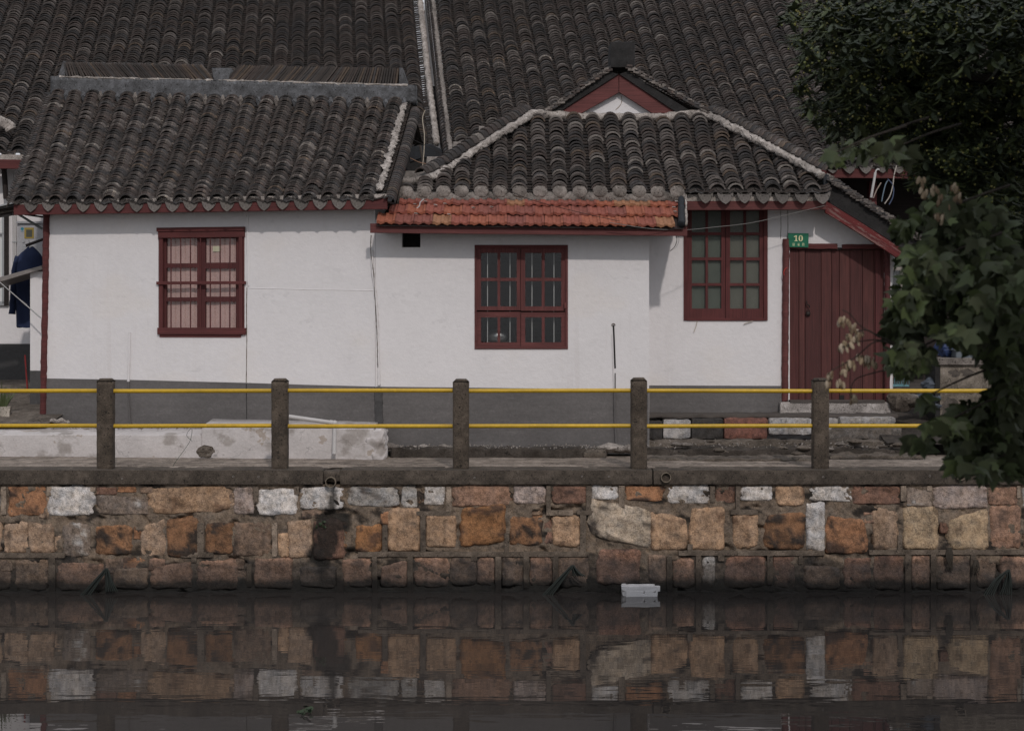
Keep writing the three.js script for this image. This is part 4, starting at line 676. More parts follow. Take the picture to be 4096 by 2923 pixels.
  const mask = (i, v) => { const p = P(uo(i), v), [px, py] = px2(p); return inside(px, py); };
  const roof = tiledRoof(right, P, { cols, rows: 25, w: 0.205, len: 0.17, thick: 0.02, uOf: uo, mask, pale: 0.09, wob: 0.02, eave: i => i >= 15, drip: i => i >= 15 && i < cols, drop: 0.03, bedMask: (u, v) => { const [px, py] = px2(P(u, v)); return !(inside(px, py + 12) || inside(px + 60, py + 25) || inside(px - 60, py + 25)); }, bedMat: M.mortar });
  // mortar plugs closing the rows above the canopy
  for (let i = 0; i < 15; i++) {
    const p = P(uo(i), 0.0), g = new THREE.SphereGeometry(0.092, 18, 12); g.scale(1, 0.92, 0.35); noisy(g, 0.012, 14); g.rotateX(-0.35); g.translate(p.x, p.y - 0.004, p.z + 0.06); obj('mortar_plug', triUV(g), M.mortar, roof);
  }
  obj('eave_mortar', roughStrip([1580, 1700, 1900, 2100, 2300, 2500, 2742].map(px => at(px, 790 + rr(-3, 3), EZ + 0.045)), 0.13, 0.09, 0.035, V(0, 0.3, 0.95), 200, 12), M.mortar, roof);
  obj('eave_mortar', triUV(prism([at(2745, 803, EZ), at(3312, 802, EZ), at(3312, 776, EZ), at(2745, 776, EZ)], EZ - 0.035, 0.05)), M.mortarWhite, roof);
  // hips and the band under the gable
  const hipL = [[1722, 712], [1800, 668], [1900, 602], [2010, 530], [2090, 482], [2128, 455]].map(([x, y], k, A) => at(x, y, lerp(EZ - 0.25, TZ, k / 5) + 0.05)), hipR = [[3290, 702], [3200, 652], [3100, 598], [3000, 545], [2900, 492], [2830, 458]].map(([x, y], k) => at(x, y, lerp(EZ - 0.1, TZ, k / 5) + 0.05));
  obj('hip_mortar', roughStrip(hipL, 0.095, 0.08, 0.035, V(0, 0.5, 0.85), 110, 12), M.mortarWhite, roof); obj('hip_mortar', roughStrip(hipR, 0.095, 0.08, 0.035, V(0, 0.5, 0.85), 110, 12), M.mortarWhite, roof);
  obj('top_mortar', roughStrip([[2095, 478], [2130, 458], [2300, 468], [2480, 470], [2650, 470], [2815, 460], [2850, 480]].map(([x, y]) => at(x, y, TZ + 0.06)), 0.12, 0.12, 0.022, V(0, 0.2, 1), 140, 12), M.mortarWhite, roof);
  obj('corner_mortar', roughStrip([[1568, 738], [1600, 728], [1660, 724], [1725, 716]].map(([x, y]) => at(x, y, EZ - 0.22)), 0.12, 0.12, 0.02, V(0, 0.6, 0.8), 40), M.mortar, roof);
  // a row of covers lying along each hip on its far side
  const ht = archTile(0.2, 0.17, 0.018);
  for (const [line, sgn] of [[hipL, -1], [hipR, 1]]) {
    const c = new THREE.CatmullRomCurve3(line.map(p => p.clone().add(V(sgn * 0.1, 0.07, -0.12)))), n = 30;
    for (let k = 0; k < n; k++) { const p = c.getPoint((k + 0.5) / n), d = c.getTangent((k + 0.5) / n).negate(); const y = V(sgn * 0.25, 0.9, 0.45); y.addScaledVector(d, -y.dot(d)).normalize(); place('hip_tile', ht, clayMats[pickClay()], roof, basis(p, y.clone().cross(d).normalize(), y, d).multiply(new THREE.Matrix4().makeRotationX(-0.2 + rr(-0.04, 0.04)))); }
  }
  // fascia and soffit over the tall window
  obj('fascia', triUV(prism([at(2745, 840, -0.29), at(3306, 838, -0.29), at(3306, 800, -0.29), at(2745, 800, -0.29)], -0.29, 0.035, 0.003)), M.redLight, right);
  obj('soffit', box(x0, X(3300, -0.3), 3.12, 3.15, RZ - 0.1, -0.33, 0), M.darkWood, right);

  // ---------------------------------------------------------- side slope on the right: its verge runs down over the door
  {
    const VZ = -0.4, up = [at(3292, 702, VZ), at(3440, 800, VZ), at(3690, 965, VZ)];
    const band = (o0, o1, z, d, m, name) => obj(name, triUV(prism([...[[3302, 700], [3440, 785], [3560, 862], [3690, 948]].map(([x, y]) => at(x, y + o0, z)), ...[[3690, 948], [3560, 862], [3440, 785], [3302, 700]].map(([x, y]) => at(x, y + o1, z))], z, d, 0.004)), m, right);
    const vb = band(22, 100, VZ, 0.12, M.black, 'verge_band'); slantUV(band(101, 150, VZ + 0.02, 0.05, M.peel, 'barge_board').geometry, Math.atan2(248, 388));
    const sl = [at(3296, 712, VZ - 0.02), at(3690, 975, VZ - 0.02)], g = new THREE.BufferGeometry().setFromPoints([sl[0], sl[1], sl[1].clone().setZ(-3.2), sl[0], sl[1].clone().setZ(-3.2), sl[0].clone().setZ(-3.2)]); g.computeVertexNormals(); obj('side_slope', triUV(g), M.darkKerb, right);
    obj('verge_cap', triUV(prism([at(3290, 690, VZ + 0.02), at(3318, 700, VZ + 0.02), at(3322, 805, VZ + 0.02), at(3300, 800, VZ + 0.02)], VZ + 0.03, 0.1, 0.01)), M.navy, right);
    for (let k = 0; k < 34; k++) for (let r = 0; r < 3; r++) {
      const t = (k + rr(0, 0.6)) / 34, x = lerp(3308, 3690, t), y = lerp(702, 955, t) + [16, 6, -3][r], p = at(x, y, VZ + rr(-0.03, 0.01) - r * 0.02), h = new RoundedBoxGeometry(rr(0.05, 0.1), rr(0.018, 0.03), 0.14, 1, 0.004);
      place('verge_tile', triUV(h), [M.mortar, clayMats[5], clayMats[7], clayMats[8]][Math.floor(rnd() * 4)], vb, new THREE.Matrix4().makeRotationZ(-0.2 + rr(-0.2, 0.2)).setPosition(p));
    }
  }
  // ---------------------------------------------------------- gable over the skirt roof
  {
    const GZ = -2.16, apex = 292, pts = (o, l, r, ax = 2475) => [at(l, 452 + o * 0, GZ), at(ax, apex + o, GZ), at(r, 452, GZ)];
    obj('gable_wall', triUV(prism([at(2220, 470, GZ), at(2730, 470, GZ), at(2475, 330, GZ)], GZ, 0.1)), M.white, right);
    const board = (p, z, d, m, name, bev = 0.003) => obj(name, triUV(prism(p.map(([x, y]) => at(x, y, z)), z, d, bev)), m, right);
    board([[2226, 458], [2475, 297], [2475, 370], [2316, 458]], GZ + 0.09, 0.05, M.redLight, 'barge_board'); board([[2477, 297], [2708, 452], [2608, 452], [2477, 368]], GZ + 0.09, 0.05, M.redLight, 'barge_board');
    const bl = board([[2166, 455], [2300, 375], [2440, 287], [2475, 296], [2300, 408], [2222, 458]], GZ + 0.12, 0.12, M.black, 'verge_band'), br = board([[2512, 283], [2640, 368], [2775, 450], [2712, 453], [2600, 378], [2478, 296]], GZ + 0.12, 0.12, M.black, 'verge_band');
    for (const [A, B, par] of [[[2160, 448], [2440, 258], bl], [[2512, 252], [2868, 452], br]]) for (let k = 0; k < 30; k++) for (let r = 0; r < 2; r++) {
      const t = (k + rr(0, 0.7)) / 30, p = at(lerp(A[0], B[0], t), lerp(A[1], B[1], t) + (r ? 2 : 14) + 8, GZ + 0.1 - r * 0.02 + rr(-0.02, 0.02)), h = new RoundedBoxGeometry(rr(0.05, 0.1), rr(0.02, 0.034), 0.14, 1, 0.004);
      place('verge_tile', triUV(h), [M.mortar, clayMats[5], clayMats[8], clayMats[3]][Math.floor(rnd() * 4)], par, new THREE.Matrix4().makeRotationZ((par === bl ? 0.25 : -0.25) + rr(-0.2, 0.2)).setPosition(p));
    }
    // slopes behind the gable and the ridge that ends in a black block
    const A = at(2475, 275, GZ), L = at(2150, 470, GZ), R = at(2850, 470, GZ), zb = -4.2, quad = (a, b, name) => { const g = new THREE.BufferGeometry().setFromPoints([a, b, b.clone().setZ(zb), a, b.clone().setZ(zb), a.clone().setZ(zb)]); g.computeVertexNormals(); obj(name, triUV(g), M.darkKerb, right); };
    quad(A, L, 'upper_slope'); quad(A, R, 'upper_slope');
    const rb = roughBox(at(2438, 0, GZ).x, at(2538, 0, GZ).x, at(0, 278, GZ).y, at(0, 172, GZ).y, GZ - 0.3, GZ + 0.16, 0.008, 0.06, 9, 0.03); obj('ridge_block', rb, M.black, right);
    obj('crack', roughStrip([[2462, 440], [2478, 425], [2487, 408], [2486, 385]].map(([x, y]) => at(x, y, GZ + 0.002)), 0.007, 0.006, 0.004, V(0, 0, 1), 30), mat(RGB(0.3, 0.24, 0.19)), right);
  }
  // ---------------------------------------------------------- canopy of orange interlocking tiles
  {
    const can = triUV(prism([at(1480, 931, 0.36), at(2750, 944, 0.36), at(2750, 907, 0.36), at(1480, 893, 0.36)], 0.36, 0.035, 0.003));
    obj('canopy_fascia', can, M.redLight, right);
    const A = at(1505, 897, 0.4), B = at(2735, 909, 0.4), C = at(2732, 792, -0.3), D = at(1575, 782, -0.3), Q = (u, v) => A.clone().lerp(B, u).lerp(D.clone().lerp(C, u), v);
    const bed = [A, B, C, D].map(p => p.clone().add(V(0, -0.02, 0))), gb = new THREE.BufferGeometry().setFromPoints([bed[0], bed[1], bed[2], bed[0], bed[2], bed[3]]); gb.computeVertexNormals(); const canopy = obj('canopy', triUV(gb), M.darkWood, right);
    const w = 0.222, prof = [[0, 0.018], [0.13, 0.018], [0.22, 0.003], [0.4, 0.003], [0.47, 0.016], [0.58, 0.016], [0.66, 0.003], [0.83, 0.003], [0.9, 0.02], [1, 0.02]];
    const mk = () => { const pos = [], uv = [], idx = [], L = 0.3, o = rnd() * 4, row = (z, f) => { const s = pos.length / 3; prof.forEach(([t, y], k) => { pos.push((t - 0.5) * w * 0.985, f(t, y), z); uv.push(o + t * 0.22, o + z + (f(t, y) - y)); }); return s; }, strip = (a, b) => { for (let i = 0; i + 1 < prof.length; i++) idx.push(a + i, b + i, a + i + 1, a + i + 1, b + i, b + i + 1); };
      strip(row(-L, (t, y) => y), row(0, (t, y) => y)); strip(row(0, (t, y) => y), row(0.004, (t, y) => y - (t > 0.32 && t < 0.68 ? 0.018 : 0.034))); strip(row(0.004, (t, y) => y - (t > 0.32 && t < 0.68 ? 0.018 : 0.034)), row(-0.03, (t, y) => y - 0.036));
      const g = new THREE.BufferGeometry(); g.setAttribute('position', new THREE.Float32BufferAttribute(pos, 3)); g.setAttribute('uv', new THREE.Float32BufferAttribute(uv, 2)); g.setIndex(idx); const q = g.toNonIndexed(); q.computeVertexNormals(); return q; };
    const geos = [mk(), mk(), mk()], mats = [[0.38, 0.11, 0.06], [0.34, 0.095, 0.056], [0.42, 0.125, 0.062], [0.3, 0.09, 0.06], [0.42, 0.19, 0.09], [0.36, 0.1, 0.062]].map(c => mat(RGB(c[0] * 1.05, c[1] * 1.1, c[2] * 1.2), T.clay, T.stoneBump, 0.003, 0.85));
    const len = A.distanceTo(B), n = Math.round(len / w);
    for (let r = 0; r < 3; r++) for (let i = -1; i < n + 1; i++) {
      const u = (i + 0.5 + (r === 1 ? 0.35 : r === 2 ? 0.62 : 0)) * w / len, v = r * 0.335 + 0.0; if (u < (r ? 0.015 : 0) || u > 0.992) continue;
      const p = Q(u, v), x = Q(u + 0.01, v).sub(Q(u - 0.01, v)).normalize(), d = Q(u, v - 0.02).sub(Q(u, v + 0.02)).normalize(), y = d.clone().cross(x).normalize(); if (y.y < 0) y.negate();
      const m = basis(p.addScaledVector(y, 0.03 + rr(-0.004, 0.006)).addScaledVector(d, rr(-0.01, 0.01)), x, y, x.clone().cross(y)).multiply(new THREE.Matrix4().makeRotationX(-0.13 + rr(-0.02, 0.02))).multiply(new THREE.Matrix4().makeRotationY(rr(-0.02, 0.02)));
      place('canopy_tile', geos[Math.floor(rnd() * 3)], mats[rnd() < 0.03 ? 4 : [0, 1, 2, 3, 5][Math.floor(rnd() * 5)]], canopy, m);
    }
    // blue-black verge on the right, splashes of mortar, a cut cable end lying on the tiles
    const va = Q(0.994, -0.02), vb = Q(0.994, 1.02); obj('canopy_verge', roughStrip([va, va.clone().lerp(vb, 0.5), vb].map(p => p.add(V(0.0, 0.045, 0))), 0.085, 0.1, 0.006, V(0, 0.8, 0.6), 30, 8), M.navy, canopy);
    obj('verge_mortar', roughStrip([va, va.clone().lerp(vb, 0.5), vb].map(p => p.clone().add(V(0.055, -0.0, 0))), 0.03, 0.07, 0.012, V(0, 0.8, 0.6), 40, 6), M.mortarWhite, canopy);
    for (const [u, v] of [[0.1, 0.52], [0.13, 0.62], [0.17, 0.5], [0.2, 0.55], [0.3, 0.42], [0.36, 0.45], [0.12, 0.2], [0.23, 0.18], [0.97, 0.5], [0.975, 0.35], [0.98, 0.7]]) { const p = Q(u, v), g = new THREE.IcosahedronGeometry(0.022, 1); g.scale(1, 0.35, 1); noisy(g, 0.012, 30); g.translate(p.x, p.y + 0.062, p.z); obj('mortar_splash', triUV(g), M.mortarWhite, canopy); }
    obj('cable_end', tube([[1695, 796], [1680, 810], [1678, 822], [1664, 836]].map(([x, y]) => at(x, y, 0.08)), 0.008, 6), M.pvc, canopy);
    obj('canopy_soffit', box(A.x + 0.05, B.x - 0.02, A.y - 0.07, A.y - 0.05, -0.69, 0.32, 0), M.darkWood, right);
    obj('canopy_end', triUV((() => { const g = prism([[0.34, A.y - 0.04], [-0.68, A.y - 0.04], [-0.68, C.y - 0.03], [-0.3, C.y - 0.03]], 0, 0.02); g.rotateY(-Math.PI / 2); g.translate(B.x - 0.03, 0, 0); return g; })()), M.white2, right);
    obj('loose_cable', tube([[2706, 941], [2708, 960], [2700, 985], [2682, 1004]].map(([x, y]) => at(x, y, 0.2)), 0.004, 5), M.black, right); obj('loose_cable', tube([[2714, 941], [2716, 962], [2704, 990], [2690, 1000]].map(([x, y]) => at(x, y, 0.2)), 0.003, 5), M.pvc, right);
  }
  for (const pts of [[[2790, 1284], [2786, 1300], [2780, 1318], [2776, 1328]], [[3012, 1284], [2992, 1290], [2976, 1296]]]) obj('string', tube(pts.map(([x, y]) => at(x, y, RZ + 0.02)), 0.005, 5), mat(RGB(0.5, 0.45, 0.38)), right);
  // house number plate
  {
    const cv = document.createElement('canvas'); cv.width = 240; cv.height = 180; const c = cv.getContext('2d');
    c.fillStyle = '#00674a'; c.fillRect(0, 0, 240, 180); c.fillStyle = 'rgba(0,70,48,0.5)'; for (let i = 0; i < 60; i++) c.fillRect(rnd() * 240, rnd() * 180, rr(2, 14), rr(1, 5));
    c.fillStyle = '#e6dcae'; c.font = 'bold 104px serif'; c.textAlign = 'center'; c.fillText('10', 120, 102);
    c.strokeStyle = '#ded4a8'; c.lineWidth = 3.2; const glyph = (ox, strokes) => { for (const s of strokes) { c.beginPath(); s.forEach(([x, y], i) => i ? c.lineTo(ox + x, 126 + y) : c.moveTo(ox + x, 126 + y)); c.stroke(); } };
    glyph(48, [[[2, 4], [12, 1]], [[3, 4], [3, 14], [13, 11]], [[14, 3], [26, 3], [25, 13], [20, 12]], [[20, 3], [15, 13]], [[4, 18], [26, 18], [26, 36], [4, 36], [4, 18]], [[15, 18], [15, 36]], [[4, 27], [26, 27]]]);
    glyph(106, [[[2, 4], [7, 8]], [[1, 14], [6, 18]], [[2, 34], [8, 22]], [[28, 2], [12, 6]], [[13, 9], [16, 13]], [[20, 8], [21, 12]], [[28, 7], [24, 13]], [[22, 14], [14, 19], [25, 19], [13, 25], [27, 25]], [[10, 30], [30, 30]], [[20, 26], [19, 31], [11, 38]], [[20, 31], [29, 38]]]);
    glyph(164, [[[3, 3], [12, 3], [12, 12], [3, 12], [3, 3]], [[8, 12], [8, 34]], [[8, 22], [13, 22]], [[3, 20], [3, 34], [14, 33]], [[20, 1], [15, 11]], [[18, 5], [27, 5], [16, 20]], [[19, 8], [29, 19]], [[17, 23], [28, 23], [28, 36], [17, 36], [17, 23]]]);
    const t = new THREE.CanvasTexture(cv); t.colorSpace = THREE.SRGBColorSpace;
    const z = RZ + 0.05, p = [at(3154, 988, z), at(3235, 990, z), at(3236, 933, z), at(3153, 932, z)], sign = thing('house_number_plate', 'small green enamel house number plate above the plank door', 'sign', at(3194, 990, z));
    obj('plate', triUV(prism(p, z, 0.01, 0.002)), mat(RGB(0.02, 0.14, 0.085), null, null, 0, 0.45), sign);
    const g = new THREE.PlaneGeometry(p[1].x - p[0].x - 0.006, p[2].y - p[1].y - 0.006); g.translate((p[0].x + p[1].x) / 2, (p[0].y + p[2].y) / 2, z + 0.002); obj('lettering', g, new THREE.MeshStandardMaterial({ map: t, roughness: 0.45 }), sign);
  }
}

// ================================================================ two larger houses behind, their tiled slopes filling the top of the picture
const TURN = 0.112;                                                   // their eaves run back a little to the right
const hiddenScore = vis => p => { const [x, y] = px2(p); return (CAM_Z - p.z) + (x < -40 || x > 4140 || y < -30 || !vis(x, y) ? 100 : 0); };
const backLeft = thing('back_house', 'white house behind the left cottage with a wide dark tiled roof', 'house', V(-4.5, 0, -4.5));
{
  const BL = at(-420, 608, -3.35), BR = at(1716, 588, -4.12), run = 5.4, rise = 3.75, back = V(-TURN * run, rise, -run), TL = BL.clone().add(back), TR = BR.clone().add(back);
  const P = bilinear(BL, BR, TR, TL, 0.02, 0.12), cols = Math.round(BL.distanceTo(BR) / 0.262);
  const roof = tiledRoof(backLeft, P, { cols, rows: 84, w: 0.225, len: 0.16, thick: 0.019, eave: i => i < 10, drip: i => i < 10, score: hiddenScore((x, y) => x > 1655 || y < 240 || (x < 230 - (y - 380) * 0.36)) });
  const line = (u, dy) => [0.0, 0.2, 0.4, 0.6, 0.8, 1].map(v => P(u, v).add(V(0, dy, 0)));
  obj('mortar_patch', roughStrip([[-90, 470], [-20, 480], [30, 498], [44, 520]].map(([x, y]) => at(x, y, -3.6)), 0.16, 0.12, 0.03, V(0, 0.5, 0.8), 40), M.mortarWhite, roof);
  obj('verge_mortar', roughStrip(line(1.012, 0.05).map(p => p.add(V(0.02, 0, 0))), 0.1, 0.1, 0.02, V(0, 0.8, 0.6), 140), M.mortarWhite, roof);
  obj('barge_board', roughStrip(line(1.022, -0.03).map(p => p.add(V(0.06, 0, 0))), 0.05, 0.14, 0.006, V(0, 0.8, 0.6), 60, 6), M.oldWood, roof);
  const vt = archTile(0.14, 0.16, 0.014, 75, 6);
  for (let j = 0; j < 26; j++) { const v = j / 26 * 0.36, p = P(1.0, v).add(V(0.22, -0.12, 0)), d = P(1, v - 0.01).sub(P(1, v + 0.01)).normalize(), x = V(0.6, -0.8, 0), y = d.clone().cross(x).normalize(); if (y.y < 0) y.negate(); place('verge_tile', vt, clayMats[pickClay()], roof, basis(p, y.clone().cross(d).normalize(), y, d)); }
  // black gutter end under the corner
  obj('gutter_end', triUV(prism([[1630, 590], [1720, 575], [1775, 600], [1768, 640], [1690, 630], [1640, 650]].map(([x, y]) => at(x, y, -4.0)), -4.0, 0.3, 0.01)), M.navy, backLeft);
  obj('gutter_box', triUV(prism([[1625, 600], [1750, 620], [1745, 690], [1660, 700], [1622, 690]].map(([x, y]) => at(x, y, -4.02)), -4.02, 0.5, 0.01)), M.black, backLeft);
  obj('rafter', bar(at(1660, 470, -3.2), at(1700, 690, -3.2), 0.02, 6), M.oldWood, backLeft);
  const fl = new Frame(at(0, 0, -3.4).setY(0), Math.atan(TURN));
  { const a = fl.hit(-420, 670, 0), b = fl.hit(1716, 640, 0); obj('fascia', fl.put(triUV(prism([[a.x, a.y], [b.x, a.y], [b.x, a.y + 0.13], [a.x, a.y + 0.13]], 0.0, 0.04, 0.003))), M.red, backLeft);
    obj('eave_mortar', fl.put(triUV(prism([[a.x, a.y + 0.1], [b.x, a.y + 0.1], [b.x, a.y + 0.2], [a.x, a.y + 0.2]], -0.01, 0.06))), M.mortarWhite, backLeft); }
  obj('front_wall', fl.put(box(-2.2, 6.6, 0.2, 4.0, -0.65, -0.42, 0)), M.white, backLeft);
  obj('painted_dado', fl.put(box(-2.2, 6.4, 0.2, fl.hit(60, 1375, -0.415).y, -0.418, -0.414, 0)), M.dadoDark, backLeft);
  obj('side_wall', fl.put(box(6.4, 6.6, 0.2, 4.0, -6, -0.652, 0)), M.white2, backLeft);
  obj('beam', fl.put(bar(fl.hit(14, 672, -0.3), fl.hit(22, 795, -0.3), 0.04, 6)), M.darkWood, backLeft);
  { const W = obj('window', fl.put(box(...fl.rect(-60, 8, 880, 1205, -0.41), -0.44, -0.4, 0)), M.glass, backLeft), fr = (a, b, c, d, m) => obj('frame', fl.put(box(...fl.rect(a, b, c, d, -0.38), -0.42, -0.37, 0.004)), m, W); fr(14, 32, 850, 1222, M.iron); fr(6, 15, 850, 1215, M.steel); fr(-70, 15, 1205, 1222, M.steel); fr(-70, 15, 930, 937, M.steel); }
  for (const px of [50, 58]) obj('drain_pipe', fl.put(bar(fl.hit(px, 690, -0.38), fl.hit(px + 2, 1060, -0.38), 0.016, 8)), M.pvc, backLeft);
  obj('pipe_clip', fl.put(box(...fl.rect(46, 64, 965, 969, -0.36), -0.4, -0.358, 0)), M.steel, backLeft);
}
const backRight = thing('back_house', 'large house behind the hipped cottage with a steep dark tiled roof and timber front', 'house', V(3.5, 0, -5));
{
  const BL = at(1822, 640, -3.55), BR0 = BL.clone().add(V(13, 0.04, -13 * TURN)), run = 5.4, rise = 4.05, back = V(-TURN * run, rise, -run), TL = BL.clone().add(back), TR = BR0.clone().add(back);
  const P = bilinear(BL, BR0, TR, TL, 0.03, 0.1), cols = Math.round(13.05 / 0.25);
  const roof = tiledRoof(backRight, P, { cols, rows: 84, w: 0.215, len: 0.16, thick: 0.019, pale: 0.03, eave: i => i > 20 && i < 40, drip: i => i > 20 && i < 40, score: hiddenScore((x, y) => (x < 3250 + y * 0.2) && (y < 255 || x < 2150 || x > 2800 || false) && y < 470 + Math.max(0, x - 2830) * 0.5 && y < 470 + Math.max(0, 2130 - x) * 0.62) });
  const line = (u, dy) => [0.02, 0.2, 0.4, 0.6, 0.8, 1].map(v => P(u, v).add(V(-0.03, dy, 0)));
  obj('verge_mortar', roughStrip(line(-0.002, 0.02), 0.07, 0.06, 0.02, V(0, 0.8, 0.6), 120), M.mortar, roof);
  const vt = archTile(0.15, 0.16, 0.014, 75, 6);
  for (let j = 0; j < 70; j++) { const v = j / 70, p = P(-0.004, v).add(V(-0.04, -0.05, 0)), d = P(0, v - 0.01).sub(P(0, v + 0.01)).normalize(), x = V(0.7, 0.7, 0), y = d.clone().cross(x).normalize(); if (y.y < 0) y.negate(); place('verge_tile', vt, clayMats[pickClay()], roof, basis(p, y.clone().cross(d).normalize(), y, d).multiply(new THREE.Matrix4().makeRotationX(-0.15))); }
  const fr = new Frame(BL.clone().setY(0), Math.atan(TURN));
  obj('fascia', fr.put(triUV(prism([[0.1, BL.y - 0.2], [12.9, BL.y - 0.2], [12.9, BL.y - 0.06], [0.1, BL.y - 0.06]], -0.02, 0.04, 0.003))), M.red, backRight);
  obj('eave_mortar', fr.put(triUV(prism([[0.1, BL.y - 0.1], [12.9, BL.y - 0.1], [12.9, BL.y], [0.1, BL.y]], -0.03, 0.05))), M.mortarWhite, backRight);
  // gable end, seen through the gap between the two roofs
  const gw = new THREE.BufferGeometry(), gp = [V(-0.13, 0, -0.3), V(-0.13, BL.y + 0.1, -0.3), V(-0.13, BL.y + rise * 0.5 - 0.06, -run * 0.5), V(-0.13, BL.y + rise - 0.05, -run), V(-0.13, 0, -run)]; gw.setFromPoints([gp[0], gp[1], gp[2], gp[0], gp[2], gp[3], gp[0], gp[3], gp[4]]); gw.computeVertexNormals(); obj('gable_wall', fr.put(triUV(gw)), M.white2, backRight);
  obj('front_wall', fr.put(box(0.1, 8.0, 0.2, BL.y - 0.1, -1.9, -1.7, 0)), M.darkWood, backRight);
  obj('front_wall', fr.put(box(8.02, 12.9, 0.2, BL.y - 0.1, -1.5, -1.3, 0)), M.white2, backRight);
  obj('end_wall', fr.put(box(12.7, 12.9, 0.2, BL.y, -5.4, -1.5, 0)), M.white2, backRight); obj('rear_wall', fr.put(box(0.1, 12.9, 0, BL.y, -5.4, -5.2, 0)), M.white2, backRight);
  for (const x of [5.05, 6.3, 7.6]) obj('porch_post', fr.put(box(x - 0.06, x + 0.06, 0.3, BL.y - 0.2, -0.55, -0.43, 0.01)), M.red, backRight);
  obj('ceiling', fr.put(box(0.1, 12.9, BL.y - 0.12, BL.y - 0.09, -1.7, -0.08, 0)), M.darkWood, backRight);
  for (let x = 4.2; x < 6.8; x += 0.62) { const p = obj('door_panel', fr.put(box(x, x + 0.6, 0.6, 3.2, -1.7, -1.66, 0.01)), M.redDoor, backRight); obj('pane', fr.put(box(x + 0.1, x + 0.5, 1.7, 3.0, -1.655, -1.65, 0)), M.glass, p); }
}

